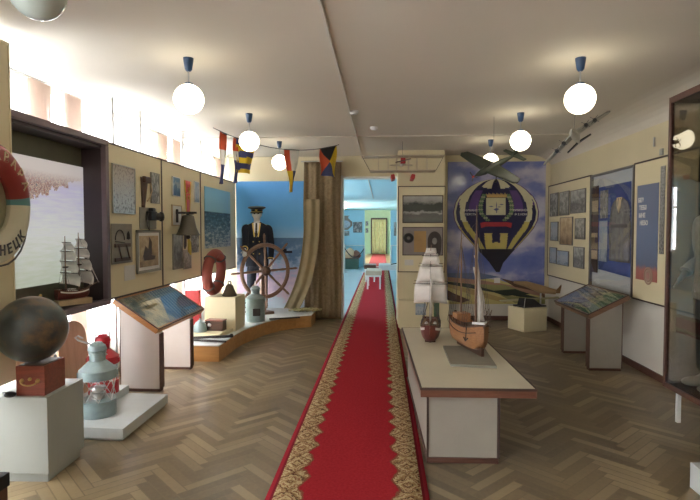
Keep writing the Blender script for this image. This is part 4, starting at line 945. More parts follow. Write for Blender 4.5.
r = thing('globe', 'large dark antique globe resting on the mahogany box', 'globe', (GC.x, gy+.02, gz), R(40)); r.rotation_euler = (R(-12), R(14), R(35))
MB().sphere((0, 0, 0), gr_, 56, 36).build('sphere', M['globe'], r)
MB().lathe([(0, .23), (.006, .23), (.012, .215), (0, .215)], 10).build('pole_pin', M['brass'], r)
q = PZ(10, 396, .56); tag(MB().sphere((0, 0, .02), .03, 12, 8, sc=(1.3, 1, .65)).tube([(0, 0, .02), (-.08, .05, .015)], .008).build('black_ornament', M['black'], loc=(q.x, q.y, .55)), 'small black knobbed object on the grey plinth left of the mahogany box', 'ornament')
# chest in the left corner
q = PY(11.5, 470, 2.55)
r = thing('wooden_chest', 'brown wooden chest with a black top in the bottom left corner', 'chest', (q.x, 2.12, 0), R(0)); z_ = q.z
MB().box(-.5, 0, 0, .4, 0, z_-.07).build('chest_body', M['mid_wood'], r, bevel=.003); MB().box(-.51, .006, -.01, .41, z_-.07, z_).build('chest_top', M['black'], r, bevel=.003)
# low grey platform with the two lanterns
a = PZ(122, 443); b2_ = PZ(168, 405); LPZ = .10
px = [(-2.60, 3.78), (a.x, a.y+.02), (b2_.x, b2_.y), (-2.60, 4.62)]
r = thing('low_grey_platform', 'low grey floor platform under the grey and red lanterns', 'platform', (0, 0, 0))
MB().prism(px, .02, LPZ).build('platform_body', M['grey_light'], r, bevel=.003); MB().prism([(-2.58, 3.80), (a.x-.02, a.y+.04), (b2_.x-.02, b2_.y-.02), (-2.58, 4.60)], 0, .02).build('toe_kick', M['grey_plinth'], r)
tag(MB().box(-2.60, -2.33, 4.28, 4.62, LPZ, LPZ+.07).build('riser_block', M['grey_light'], bevel=.003), 'small grey riser block under the red lantern', 'block')
q = PZ(98.5, 414, LPZ); lantern('large grey ship lantern with caged glass on the low grey platform', (q.x, q.y, LPZ), .60, .136, M['lantern_grey'], rz=R(30), handle='side')
r = lantern('red ship lantern with a wire handle behind the large grey lantern', (-2.45, 4.40, LPZ+.07), .52, .125, M['lantern_red'], rz=R(10))
# orange brown boards leaning under the case
for x, y, h_, w_, l_ in ((-2.80, 3.92, .80, .36, 'orange brown board leaning under the harbour case left of the rounded one'), (-2.76, 4.40, .80, .42, 'round topped orange brown board leaning behind the lanterns')):
    m_ = MB(); prof_ = [(-w_/2, 0), (w_/2, 0)]+[(w_/2*math.cos(t), h_-w_*.35+w_*.35*math.sin(t)) for t in [PI*k/10 for k in range(11)]]
    n = len(prof_); m_.add([(0, yy, zz) for yy, zz in prof_]+[(-.02, yy, zz) for yy, zz in prof_], [tuple(range(n)), tuple(range(n, 2*n))[::-1]]+[(i, (i+1) % n, n+(i+1) % n, n+i) for i in range(n)])
    tag(m_.build('leaning_board', M['plywood'], loc=(x+.1, y, 0), rot=(0, R(-6), 0)), l_, 'board')

# ------------------------------------------------------------------ signal flags on a line
fr_ = mat('flag_red', (.62, .09, .03), .7); fw_ = mat('flag_white', (.68, .66, .60), .7); fb_ = mat('flag_blue', (.06, .07, .20), .7); fy_ = mat('flag_yellow', (.72, .50, .02), .7); fk_ = mat('flag_black', (.02, .02, .022), .7)
FA = PZ(213, 127, CEIL); FB = PZ(339, 144, CEIL)
def line_pt(px):
    # point on the sagging line seen at image column px
    lo, hi = 0., 1.
    for _ in range(30):
        t = (lo+hi)/2; p = FA.lerp(FB, t); d = p-Vector((0, 0, CAM_H)); x = 350+FPX*d.dot(RT)/d.dot(FW)
        if x < px: lo = t
        else: hi = t
    p = FA.lerp(FB, t).copy(); p.z = CEIL-.01-.34*4*t*(1-t)*.5; return p
pts = [line_pt(x) for x in [213+k*6.3 for k in range(21)]]
tag(MB().tube(pts, .005, 5).build('flag_line', M['rope']), 'thin cord under the ceiling that carries the signal flags', 'cord')
fdir = (FB-FA); fdir.z = 0; fdir.normalize()
def flag(px0, px1, y_bot, cf, mats_, label, taper=1., kind='signal_flag', nu=24, nv=24, dx=0, tilt=0, px_mid=None, rot=0):
    a, b_ = line_pt(px0), line_pt(px1); w = (b_-a).length; P0 = (a+b_)/2; H = a.z-PY((px0+px1)/2, y_bot, P0.y).z
    r = thing(kind, label, 'flag', tuple(a), math.atan2(fdir.y, fdir.x)+rot, 'signal flags on the line')
    def fn(u, v): x = w/2+(u-.5)*w*(1-(1-taper)*v); return (x+tilt*v, .02*math.sin(v*6+u*3)+.03*v*math.sin(u*8), -v*H-(a.z-b_.z)*u*(1-v))
    MB().grid(fn, nu, nv, mi=cf).build('cloth', mats_, r, solid=.003)
    MB().tube([(0, 0, 0), (w, 0, -(a.z-b_.z))], .007, 6).build('hem_cord', M['rope'], r); return r
flag(220, 228, 184, lambda u, v: 0 if v < .35 else 1 if v < .62 else 2, [fr_, fw_, fb_], 'narrow red, white and blue pennant nearest the windows', .45, tilt=-.03, rot=R(18))
flag(233.5, 240, 183, lambda u, v: 0 if v < .30 else 1 if v < .52 else 2, [fr_, fw_, fb_], 'narrow red, white and blue pennant tucked behind the striped flag', .7, rot=R(24))
flag(236.5, 254, 173, lambda u, v: 0 if int(v*5.5+.25*u) % 2 == 0 else 1, [fb_, fy_], 'square flag with blue and yellow stripes beside the second left globe lamp', .85, tilt=-.03)
flag(284, 299, 192, lambda u, v: (0 if u < .42 else 1) if v < .48 else (2 if u < .5 else 3), [fr_, fw_, fy_, fb_], 'long tapering pennant of red, white, yellow and blue', .2)
flag(320, 336, 176, lambda u, v: (4 if v < .5 else 3) if abs(u-.5) < abs(v-.5) else (0 if u < .5 else 2), [fr_, fw_, fy_, fb_, fk_], 'square flag quartered in black, yellow, blue and red beside the burlap curtain', .95, nu=32, nv=32)

# ------------------------------------------------------------------ model aircraft
def wire(root, pts): MB().tube(pts, .0022, 4).build('wire', M['rope'], root)
# balsa biplane
Yp = 7.8; a, b_ = PY(361.5, 157, Yp), PY(444, 158.5, Yp); lo1, lo2 = PY(368.5, 171.5, Yp), PY(434, 172, Yp)
r = thing('model_biplane', 'pale wooden biplane model with red nose and floats above the doorway', 'model aircraft', ((a.x+b_.x)/2, Yp, a.z)); w = b_.x-a.x; dz = a.z-lo1.z; w2 = lo2.x-lo1.x
MB().grid(lambda u, v: ((u-.5)*w, (v-.5)*.26, .012*math.sin(PI*v)), 10, 8).build('upper_wing', M['balsa'], r, solid=.014)
MB().grid(lambda u, v: ((u-.5)*w2, (v-.5)*.24, -dz+.010*math.sin(PI*v)), 10, 8).build('lower_wing', M['balsa'], r, solid=.014)
for xx in (-.37, -.22, -.09, .09, .22, .37):
    for yy in (-.09, .09): MB().tube([(xx*w2, yy, -dz), (xx*w2, yy, 0)], .005 if abs(xx) > .1 else .008, 5).build('strut', M['balsa'], r)
MB().tube([(-w/2+.01, -.1, 0), (-w2/2, -.1, -dz)], .004, 4).tube([(w/2-.01, -.1, 0), (w2/2, -.1, -dz)], .003, 4).build('brace_wire', M['rope'], r)
MB().tube([(0, -.16, -.09), (0, .1, -.09), (0, .62, -.06)], [.045, .045, .012], 4).build('fuselage', M['balsa'], r)
MB().box(-.035, .035, -.22, -.14, -.125, -.045).build('nose', M['red'], r, bevel=.01)
MB().bar((-.11, -.235, -.115), (.11, -.235, -.065), .035, .012).build('propeller', M['dark_wood'], r, bevel=.003)
MB().box(-.18, .18, .55, .66, -.055, -.045).build('tailplane', M['balsa'], r); MB().box(-.005, .005, .56, .68, -.05, .06).build('fin', M['balsa'], r)
for s in (-1, 1):
    f_ = MB(); f_.T = Matrix.Translation((s*.145, -.05, -dz-.10)) @ Matrix.Rotation(s*R(12), 4, 'Y'); f_.box(-.028, .028, -.18, .22, -.035, .035); fo_ = f_.build('float', M['red'], r, bevel=.012)
    MB().tube([(s*.145, 0, -dz-.07), (s*.12, 0, -dz)], .005, 5).build('float_strut', M['balsa'], r)
wire(r, [(0, 0, 0), (0, .05, CEIL-a.z)])

def aircraft(label, centre, wv, fv, span, length, skin, engines=0, sweep=0., dark=None, taper=.45, belly=None):
    """wv: from wing tip to wing tip; fv: from nose to tail; unit-ish world vectors"""
    wv = Vector(wv).normalized(); fv = Vector(fv); fv = (fv-wv*fv.dot(wv)).normalized(); up = wv.cross(fv)
    if up.z < 0: wv = -wv; up = -up
    r = thing('model_aircraft', label, 'model aircraft', centre)
    r.rotation_euler = Matrix((wv, fv, up)).transposed().to_euler()
    L = length; fr = [0, .32, .5, .52, .5, .44, .34, .22, .12, .04]; fu = MB().tube([(0, -L*.42+L*k/9, .0+.006*k/9) for k in range(10)], [max(.002, q*L*.115) for q in fr], 14); fu.build('fuselage', skin, r)
    wg = MB()
    for s in (-1, 1):
        def fn(u, v, s=s): c = L*(.24 if engines else .30)*(1-(1-taper)*u); e = math.sqrt(max(0, 1-((u-.9)/.1)**2)) if u > .9 else 1; return (s*u*span/2, -L*.12+sweep*u*span/2+(v-.35)*c*e, .01+u*.02)
        wg.grid(fn, 14, 6)
    wg.build('wing', skin, r, solid=.013)
    tl = MB()
    for s in (-1, 1): tl.grid(lambda u, v, s=s: (s*u*span*.18, L*.46+sweep*u*.1+(v-.4)*L*.12*(1-.45*u), .01), 6, 4)
    tl.build('tailplane', dark or skin, r, solid=.008)
    MB().add([(0, L*.40, .02), (0, L*.53, .02), (0, L*.55, .13*L), (0, L*.48, .15*L)], [(0, 1, 2, 3)]).build('fin', dark or skin, r, solid=.01)
    if not engines:
        MB().sphere((0, -L*.06, .05*L), .035*L, 14, 10, sc=(.8, 2.6, .9)).build('canopy', M['black'], r)
        MB().lathe([(0, 0), (.02*L, 0), (.012*L, .03*L), (0, .04*L)], 12).build('spinner', M['red'], r, loc=(0, -L*.42, 0), rot=(R(90), 0, 0))
        pr = MB()
        for k in range(3): a = R(120*k+20); pr.bar((0, -L*.435, 0), (.085*L*math.cos(a), -L*.435, .085*L*math.sin(a)), .013, .004)
        pr.build('propeller', M['black'], r)
        g_ = MB()
        for s in (-1, 1): g_.tube([(s*.12, -.1*L, 0), (s*.12, -.1*L, -.1)], .006).sphere((s*.12, -.1*L, -.11), .025, 10, 8, sc=(.4, 1, 1))
        g_.build('landing_gear', M['black'], r)
    for k in range(engines):
        s = -1 if k % 2 else 1; u = (.32, .55)[k//2]; y0 = -L*.12+sweep*u*span/2-L*.16; e_ = MB().tube([(s*u*span/2, y0, 0.0), (s*u*span/2, y0+.03, 0.0), (s*u*span/2, y0+L*.17, 0.01)], [.016, .022, .010], 12).build('engine', dark, r)
        p_ = MB()
        for q in range(4): a = PI/2*q+.3; p_.bar((s*u*span/2, y0-.006, 0), (s*u*span/2+.05*math.cos(a), y0-.006, .05*math.sin(a)), .008, .003)
        p_.build('propeller', dark, e_)
    return r
cpt = PY(493.5, 166.5, 6.2)
def rdir(c, x, y, z):
    f = (Vector(c)-Vector((0, 0, CAM_H))).normalized(); rt = f.cross(Vector((0, 0, 1))).normalized(); return tuple(rt*x+f*y+rt.cross(f)*z)
r = aircraft('dark green fighter aircraft model with a red spinner hanging before the balloon picture', cpt, rdir(cpt, .731, -.55, -.405), rdir(cpt, .678, .652, .339), .88, .76, M['plane_green'], taper=.5)
inv = r.matrix_basis.inverted(); wire(r, [(0, 0, .03), tuple(inv @ Vector((cpt.x, cpt.y, CEIL)))])
cpt = PY(575.5, 136, 5.6)
r = aircraft('pale four engined bomber model with long swept wings near the right wall', cpt, rdir(cpt, .772, .057, .62), rdir(cpt, .106, .969, -.222), .84, .74, M['plane_grey'], engines=4, sweep=.75, dark=M['black'], taper=.35)
inv = r.matrix_basis.inverted(); wire(r, [(0, 0, .03), tuple(inv @ Vector((cpt.x, cpt.y, CEIL)))])

# ------------------------------------------------------------------ pier panel with two pictures
yq = 8.66
x0, x1 = PY(398, 200, yq).x, PY(445, 200, yq).x; z0, z1 = PY(420, 272.3, yq).z, PY(420, 186, yq).z
r = thing('exhibition_stand', 'cream panel with dark edging on the pier beside the doorway', 'panel', (x0, yq, 0)); w = x1-x0
MB().box(.012, w-.0, 0, .055, z0+.012, z1-.012).build('board', M['cream_panel'], r)
e = MB(); e.box(0, w+.004, -.006, .055, z1-.014, z1).box(0, w+.004, -.006, .055, z0, z0+.014).box(0, .014, -.006, .055, z0, z1).box(w-.004, w+.004, -.006, .055, z0, z1); e.build('edge_strip', M['panel_edge'], r)
def picY(Y, q, mt, label, frame=None, name='photograph', cat='photograph', group=None, depth=.012, parent=None):
    a, b_ = PY(q[0], q[1], Y), PY(q[2], q[3], Y); w = (b_.x-a.x)/2; h = (a.z-b_.z)/2; r = thing(name, label, cat, ((a.x+b_.x)/2, Y, (a.z+b_.z)/2), 0, group)
    if frame: f_ = MB(); f_.box(-w, w, -.018, 0, h-.014, h).box(-w, w, -.018, 0, -h, -h+.014).box(-w, -w+.014, -.018, 0, -h, h).box(w-.014, w, -.018, 0, -h, h); f_.build('frame', M[frame], r)
    MB().box(-w+.01, w-.01, -depth, 0, -h+.01, h-.01).build('print', mt, r); return r
trees = print_mat('print_river_trees', [(.12, (.13, .14, .13)), (.30, (.10, .10, .09)), (.38, (.38, .38, .35)), (.44, (.045, .05, .04)), (.70, (.05, .055, .045)), (.80, (.30, .30, .28)), (1, (.44, .43, .40))], 5, .42, 5, rough=.4)
picY(yq, (402.5, 195.5, 443, 223), trees, 'large grey photograph of riverside trees on the pier panel', 'panel_edge')
r = picY(yq, (402.5, 227, 443, 255.5), mat('mauve_grey_card', (.24, .21, .20), .6), 'showcase picture with a dark wreath, amber sheet and oval portrait', 'panel_edge')
a = PY(422.7, 241.2, yq)
def rel(px, py, d=-.02): p = PY(px, py, yq); return (p.x-a.x, d, p.z-a.z)
wr = MB().torus(.055, .03, 24, 8); wr.build('wreath', M['black'], r, loc=rel(408.5, 238), rot=(0, 0, 0))
p0, p1 = rel(414, 231), rel(426, 252); MB().box(p0[0], p1[0], -.018, -.006, p1[2], p0[2]).build('amber_sheet', mat('amber_sheet', (.40, .24, .09), .6), r)
p0 = rel(434.5, 241); ov = MB(); ov.T = Matrix.Translation((p0[0], -.012, p0[2])) @ Matrix.Rotation(R(90), 4, 'X'); ov.add([(.115*math.cos(t), .16*math.sin(t) if t < PI else .23*math.copysign(1, math.sin(t))*min(1, abs(math.sin(t))*1.6), 0) for t in [2*PI*k/32 for k in range(32)]], [tuple(range(32))]); ov.build('dark_mat', mat('dark_brown_mat', (.05, .035, .03), .5), r, solid=.008)
MB().sphere((0, 0, 0), .055, 20, 12, sc=(.75, .15, 1)).build('oval_portrait', M['gry'] if 'gry' in M else pic_mats['pal'], r, loc=(p0[0]+.0, -.02, p0[2]-.0))
picY(yq, (404, 259, 414, 266), pic_mats['txt'], 'small paper label under the showcase picture on the pier', name='text_label', cat='label')
# low cream block in front of the pier
q0 = PZ(397, 326, 0); tag(MB().box(.27, 1.08, 8.42, 8.69, 0, PY(420, 301, 8.42).z).build('low_block', M['cream_panel'], bevel=.004), 'low cream block at the foot of the pier behind the white sailed ship', 'display block')
p0, p1 = PY(415.5, 303.5, 8.40), PY(426, 315, 8.40)
tag(MB().box(p0.x, p1.x, 8.395, 8.41, p1.z, p0.z).build('leaning_picture', pic_mats['pal']), 'small pale blue picture leaning on the low cream block behind the ship mast', 'picture')
p0, p1 = PY(434, 303, 8.40), PY(439, 320, 8.40)
tag(MB().box(p0.x, p1.x, 8.38, 8.41, p1.z, p0.z).build('green_folder', mat('green_cloth', (.06, .13, .06), .7)), 'narrow green folder leaning on the low cream block behind the ship', 'folder')

# ------------------------------------------------------------------ balloon mural
MYY = 9.33; mxa, mxb = PY(447.5, 200, MYY).x, PY(545.5, 200, MYY).x; mzt, mzb = 2.80, PY(500, 304, MYY).z
r = thing('balloon_mural', 'large wall picture of a striped hot air balloon in a cloudy blue sky', 'mural', (0, 0, 0))
m, nt, b = nodes('mural_sky'); o = xyz(nt, 'Generated'); mp = nt.nodes.new('ShaderNodeMapping'); nt.links.new(coords(nt, 'Generated'), mp.inputs[0]); mp.inputs['Scale'].default_value = (.7, 1, 1.5)
f = noise(nt, 2.6, 5, mp.outputs[0], 3.3, .5)
c = ramp(nt, mth(nt, 'ADD', f, mth(nt, 'MULTIPLY', mth(nt, 'SUBTRACT', o[2], .5), .10)), [(.38, (.10, .14, .42)), (.49, (.19, .22, .50)), (.56, (.48, .47, .62)), (.66, (.68, .66, .70))]); nt.links.new(c, b.inputs['Base Color']); b.inputs['Roughness'].default_value = .16
MB().box(mxa, mxb, MYY, MYY+.012, mzb, mzt).build('sky_print', m, r)
# fields: stripes with perspective, horizon at image row 277
def mp2(px, py, d=.002): p = PY(px, py, MYY); return (p.x, MYY-d, p.z)
fm = [mat('field_olive', (.27, .26, .11), .3), mat('field_yellow', (.55, .47, .19), .3), mat('field_brown', (.10, .05, .03), .3), mat('field_rose', (.36, .20, .14), .3), mat('field_dark', (.03, .04, .03), .3), mat('far_blue', (.09, .13, .26), .3), mat('field_ochre', (.42, .31, .12), .3)]
fd = MB()
def fpoly(pts, mi, d): fd.add([mp2(x, y, d) for x, y in pts], [tuple(range(len(pts)))], False, mi)
zb_ = 304
fpoly([(447.5, 275), (470, 277), (500, 280), (520, 287), (545, 292), (545, zb_), (447.5, zb_)], 1, .002)
fpoly([(447.5, 273), (480, 273), (500, 277), (470, 281), (447.5, 279)], 5, .003)
fpoly([(447.5, 277), (480, 280), (515, 286), (545, 293), (545, 297), (500, 288), (447.5, 281)], 3, .0035)
fpoly([(447.5, 281.5), (490, 286), (545, 299), (545, 301), (480, 290), (447.5, 284)], 4, .004)
fpoly([(470, 284), (505, 285), (520, 290), (495, 291)], 0, .0045)
fpoly([(490, 291), (515, 289), (530, 294), (505, 296)], 4, .005)
fpoly([(447.5, 290), (453, 293), (470, 300), (462, 303), (447.5, 300)], 2, .0045)
fpoly([(447.5, 284), (475, 290), (510, 300), (505, 303), (470, 294), (447.5, 287)], 6, .0045)
fpoly([(500, 295), (545, 299), (545, 304), (515, 303)], 0, .005)
fpoly([(500, 278), (520, 283), (545, 291), (545, 293), (515, 287)], 2, .0052)
fd.build('field_print', fm, r)
# balloon
bx, bt_, bw_ = 496.0, 179.0, 43.0
prof_ = [(179, 0), (180, 10), (182, 17.5), (186, 25.5), (190, 31), (196, 37), (203, 41), (212, 43), (220, 42), (228, 38), (236, 31.5), (243, 25), (249, 19.5)]
def hw_(y):
    for (y0, w0), (y1, w1) in zip(prof_, prof_[1:]):
        if y0 <= y <= y1: return w0+(w1-w0)*(y-y0)/(y1-y0)
    return 0
CR, PU, NV, YE, DB = 0, 1, 2, 3, 4
def bcol(u, v):
    y = 179+70*v; a = abs(math.asin(max(-1, min(1, 2*u-1)))/(PI/2)); x = abs((2*u-1)*hw_(y))   # a: gore coordinate
    t = max(0, min(1, (y-194)/16))
    if .10 < a < .35 and y < 189-2*(a-.1)/.25: return CR
    if .50+.03*t < a < .80-.17*t and y < 214: return CR
    if y >= 214 and .53-.13*min(1, (y-214)/24) < a < .64-.05*min(1, (y-214)/24): return YE if y > 222 else CR
    if .76 < a < .88 and y > 196: return CR if y < 226 else YE
    if y > 233 and x < 12:
        if 4 < x < 12-(y-233)*.12: return YE
        if x <= 4 and y > 241.5+x*.5: return YE
    if 190 < y < 211 and .28 < a < .44: return PU  # purple sheen drawn into the printed balloon's colour
    if a > .88 or (.80-.17*t < a and y < 205): return PU
    return NV
bl_ = MB().grid(lambda u, v: (lambda y, t: mp2(bx+(2*t-1)*hw_(y), y, .008))(179.05+69.9*v, u), 90, 80, mi=bcol, smooth=False)
bmats = [mat('balloon_cream', (.60, .57, .38), .2), mat('balloon_purple', (.10, .05, .20), .18), mat('balloon_navy', (.022, .02, .07), .18), mat('balloon_yellow', (.48, .40, .12), .2), mat('balloon_dark', (.02, .018, .03), .25)]
bl_.build('balloon_print', bmats, r)
sk = MB(); sk.add([mp2(*q, .009) for q in ((477, 249), (515, 249), (503, 263), (499.5, 272), (496, 272), (489, 262))], [tuple(range(6))]); sk.build('balloon_skirt', bmats[4], r)
bk = MB(); bk.add([mp2(*q, .0095) for q in ((494, 278), (500, 278), (500, 283), (494, 283))], [(0, 1, 2, 3)]); bk.build('basket_print', M['paper'], r)
em = MB(); em.add([mp2(*q, .0105) for q in ((486, 198), (505.5, 198), (505.5, 215), (486, 215))], [(0, 1, 2, 3)], False, 0)
for (ax_, ay_, w_, h_) in ((491, 206.5, 2.8, .6), (501.5, 204.5, 2.4, .6), (496.3, 209.5, 3.0, 1.6), (496.3, 206, .5, 4.5), (496.5, 212, .6, 1.6), (499, 207, 2.2, .5)):
    em.add([mp2(*q, .0125) for q in ((ax_-w_, ay_), (ax_, ay_-h_), (ax_+w_, ay_-h_*.3), (ax_, ay_+h_))], [(0, 1, 2, 3)], False, 1)
for k in range(5): em.add([mp2(*q, .0125) for q in ((487+k*4-.2, 197.5), (487+k*4-1, 193.5), (487+k*4+1, 195), (488.7+k*4, 192.5), (490+k*4, 195), (491.5+k*4-.5, 193.5), (490.5+k*4, 197.5))], [tuple(range(7))], False, 2)
for s in (-1, 1):
    for k in range(13):
        t = k/12; cx_, cy_ = 496+s*(12+3.6*math.sin(PI*t)-7*max(0, t-.75)*2), 195+25*t
        for d in (-1, 1): em.add([mp2(cx_+q0*1.0+d*1.0, cy_+q1, .0115) for q0, q1 in ((-1.6, 0), (0, -1.4), (1.6, .2), (0, 1.5))], [(0, 1, 2, 3)], False, 3 if (k+d) % 2 else 4)
em.add([mp2(*q, .012) for q in ((480, 223), (484, 222.2), (508, 222.2), (512, 223), (511, 228), (506, 226.5), (486, 226.5), (481, 228))], [tuple(range(8))], False, 5)
em.build('emblem_print', [bmats[0], fb_, mat('crown_gold', (.50, .32, .10), .3), mat('wreath_green', (.09, .17, .07), .3), mat('wreath_light', (.30, .33, .20), .3), mat('ribbon_red', (.33, .02, .03), .3)], r)
for (px, py, tx, sz) in ((470.5, 210.5, 'ВНИМАНІЕ', .05), (470.5, 214.5, 'ПЕРСТЬ', .05), (520.5, 210.3, 'DИМОНОV', .05), (520.5, 214.5, 'Ф Е НОН', .05)):
    p = mp2(px, py, .014); tm = MB(); add_text(tm, tx, sz, Matrix.Translation(p) @ Matrix.Rotation(R(90), 4, 'X'), .0008, .0003); tm.build('lettering', M['paper'], r)

# wooden glider fuselage and its long wing in front of the mural
p0, p1 = PY(449, 281, 9.05), PY(563, 296, 8.95); q0, q1 = PY(526, 284, 8.9), PY(556, 292, 8.7)
r = thing('glider_model', 'brown wooden model glider with long pale wings standing before the mural', 'model aircraft', tuple((q0+q1)/2)); cc = (q0+q1)/2
MB().tube([tuple(q0-cc+Vector((-.20, 0, .03))), tuple(q0-cc), tuple((q0+q1)/2-cc+Vector((0, 0, -.02))), tuple(q1-cc)], [.02, .05, .07, .04], 12).build('fuselage', mat('tan_ply', (.30, .19, .09), .5), r)
MB().add([tuple(q1-cc+Vector(v)) for v in ((-.05, 0, -.02), (.06, 0, -.02), (.09, 0, .13), (.03, 0, .06))], [(0, 1, 2, 3)]).build('fin', mat('tan_ply_dark', (.22, .12, .05), .5), r, solid=.02)
wl, wr_ = PY(500, 301, 8.85), PY(574, 296.5, 8.85)
MB().grid(lambda u, v: tuple(wl.lerp(wr_, u)-cc+Vector((0, .14*(v-.5), .01*math.sin(PI*v)))), 12, 5).build('wing', mat('pale_yellow_skin', (.42, .38, .22), .5), r, solid=.014)
MB().tube([tuple(wl.lerp(wr_, .6)-cc), tuple(cc-cc)], .02).build('wing_mount', M['mast'], r)
MB().tube([(0, 0, -.03), (0, .02, -cc.z)], .014).lathe([(0, 0), (.12, 0), (.11, .015), (0, .02)], 20, (0, .02, -cc.z)).build('stand', M['steel'], r)

# white cube with an open book
ca_ = PZ(524, 332.5); zc = PY(524, 309, ca_.y).z
r = thing('white_cube', 'pale cream cube plinth in front of the balloon picture', 'plinth', (ca_.x, ca_.y, 0), R(24)); MB().box(0, .44, 0, .40, 0, zc).build('cube_body', M['cream_panel'], r, bevel=.003)
r = thing('open_book', 'black book or album with a white page propped up on the cream cube', 'book', (ca_.x, ca_.y, zc), R(24))
MB().box(.06, .50, .08, .36, 0, .02).build('cover', M['book_black'], r, bevel=.004)
MB().add([(.10, .09, .02), (.42, .09, .02), (.40, .30, .02), (.10, .30, .02), (.12, .18, .14), (.36, .20, .11), (.36, .28, .11), (.12, .28, .14)], [(0, 1, 5, 4), (1, 2, 6, 5), (2, 3, 7, 6), (3, 0, 4, 7), (4, 5, 6, 7), (0, 3, 2, 1)]).build('book_block', M['book_black'], r)
pg = MB(); pg.T = Matrix.Translation((.02, .06, .012)) @ Matrix.Rotation(R(-58), 4, 'X') @ Matrix.Rotation(R(-20), 4, 'Z'); pg.box(-.01, .16, -.16, .0, 0, .006) if False else None
MB().add([(.015, .03, .0), (.10, .12, .0), (.14, .15, .15), (.06, .06, .15)], [(0, 1, 2, 3)]).build('white_page', M['paper'], r, solid=.006)

# ------------------------------------------------------------------ right display panels (plane X = 2.90)
RX = 2.90
ys = [9.30, PX(590, 230, RX).y, PX(633.3, 230, RX).y, PX(666, 230, RX-.0).y-.55]
display_panel(ys[1], ys[0], 'cream panel with nine small photographs beside the balloon picture', x=RX, z0=.812, z1=2.36, side=-1, th=.02)
display_panel(ys[3], ys[2], 'cream panel with the tall blue poster beside the glass cabinet', x=RX, z0=.812, z1=2.36, side=-1, th=.02)
XF = RX-.002
def rp_(q, kind, label, frame='gry_frame', **k): return pic(XF, q, kind, label, frame, .010, -1, group=None, **k)
M['gry_frame'] = mat('grey_frame', (.18, .17, .16), .5)
g9 = [((551, 194, 558.5, 216), 'bw3', 'small grey photograph, top row nearest the mural'), ((560.5, 192.5, 569.5, 215), 'bw1', 'small grey photograph, middle of the top row on the nine photo panel'), ((571.5, 191, 586, 212.5), 'bw2', 'wide grey photograph at the top right of the nine photo panel'),
      ((551.5, 222, 558.5, 241), 'pal', 'small bluish photograph, middle row nearest the mural'), ((561, 217.5, 573, 245.5), 'sep', 'larger brown collage in the centre of the nine photo panel'), ((576, 218.5, 585.5, 239.5), 'bw1', 'small grey photograph at the right of the middle row'),
      ((550.5, 247, 557, 264), 'pal', 'small bluish photograph, bottom row nearest the mural'), ((557.5, 250, 569, 266.5), 'pal', 'bluish photograph in the middle of the bottom row'), ((574.5, 246.5, 584.5, 269), 'bw2', 'grey aircraft photograph at the bottom right of the nine photo panel')]
for q, k, l in g9: rp_(q, k, l)
# recessed showcase between the panels
y0_, y1_ = ys[2]+.012, ys[1]-.012
r = thing('glazed_showcase', 'glazed wall showcase with a blue back between the two cream panels', 'showcase', (RX, y0_, 0)); w = y1_-y0_
MB().box(.028, .045, 0, w, .82, 2.35).build('back_board', M['grey_light'], r)
e = MB(); e.box(-.008, .045, 0, w, 2.33, 2.355).box(-.008, .045, 0, w, .815, .835); e.box(-.008, .045, 0, .016, .835, 2.33).box(-.008, .045, w-.016, w, .835, 2.33); e.build('frame', M['gry_frame'], r)
MB().box(-.006, -.002, .016, w-.016, .835, 2.33).build('glass', M['glass'], r)
bq = [PX(598, 188, RX+.03), PX(632, 181, RX+.03), PX(632, 278, RX+.03), PX(599, 269, RX+.03)]
pb = MB(); pb.add([(-.0, p.y-y0_, p.z) for p in bq], [(0, 1, 2, 3)]); pb.build('blue_cloth', mat('royal_blue_cloth', (.025, .06, .26), .6), r, loc=(.022, 0, 0), solid=.004)
db = MB(); a_, b2_ = PX(590.5, 230, RX+.03).y-y0_, PX(599, 230, RX+.03).y-y0_
db.box(.012, .02, b2_, min(a_, w-.02), 1.02, 2.2, 0).box(.010, .014, b2_, min(a_, w-.02), 1.85, 2.0, 1).box(.010, .014, b2_, min(a_, w-.02), 1.50, 1.56, 1).box(.010, .014, b2_, min(a_, w-.02), 1.20, 1.32, 1); db.build('patterned_strip', [mat('brown_weave', (.08, .045, .035), .8), M['sepia']], r)
# uniform jacket in the showcase
jy, jz = PX(619, 230, RX).y, PX(619, 208, RX).z
r = thing('flight_jacket', 'grey brown flight jacket hanging in the wall showcase', 'jacket', (RX+.012, jy, jz)); jm = mat('grey_brown_cloth', (.17, .16, .15), .85, var=.25, vs=14, bmp=.3)
def jk(u, v):
    wv_ = .10+.16*min(1, v/.16)**.5+.03*v; return (-.006-.010*math.sin(PI*u)-.003*math.sin(u*25), (u-.5)*2*wv_*.95, .12-v*.78)
MB().grid(jk, 26, 16).build('jacket_body', jm, r, solid=.006)
for s in (-1, 1): MB().tube([(-.006, s*.21, .02), (-.008, s*.27, -.22), (-.008, s*.26, -.46)], [.012, .012, .010], 8).build('sleeve', jm, r)
MB().add([(-.016, -.07, .13), (-.016, .07, .13), (-.02, .05, .02), (-.02, 0, -.06), (-.02, -.05, .02)], [(0, 1, 2, 3, 4)]).build('collar', M['sepia'], r, solid=.006)
MB().box(-.022, -.016, -.22, .22, -.24, -.20).build('belt', mat('dark_belt', (.07, .06, .055), .6), r)
pic(RX+.022, (601, 191, 608, 218), 'bw3', 'black and white portrait at the upper left of the showcase', None, side=-1, depth=.008)
pic(RX+.022, (600, 221, 607, 262), 'pal', 'blue and white booklet at the lower left of the showcase', None, side=-1, depth=.008, name='booklet', cat='booklet')
q = PX(608, 283, RX-.04); 
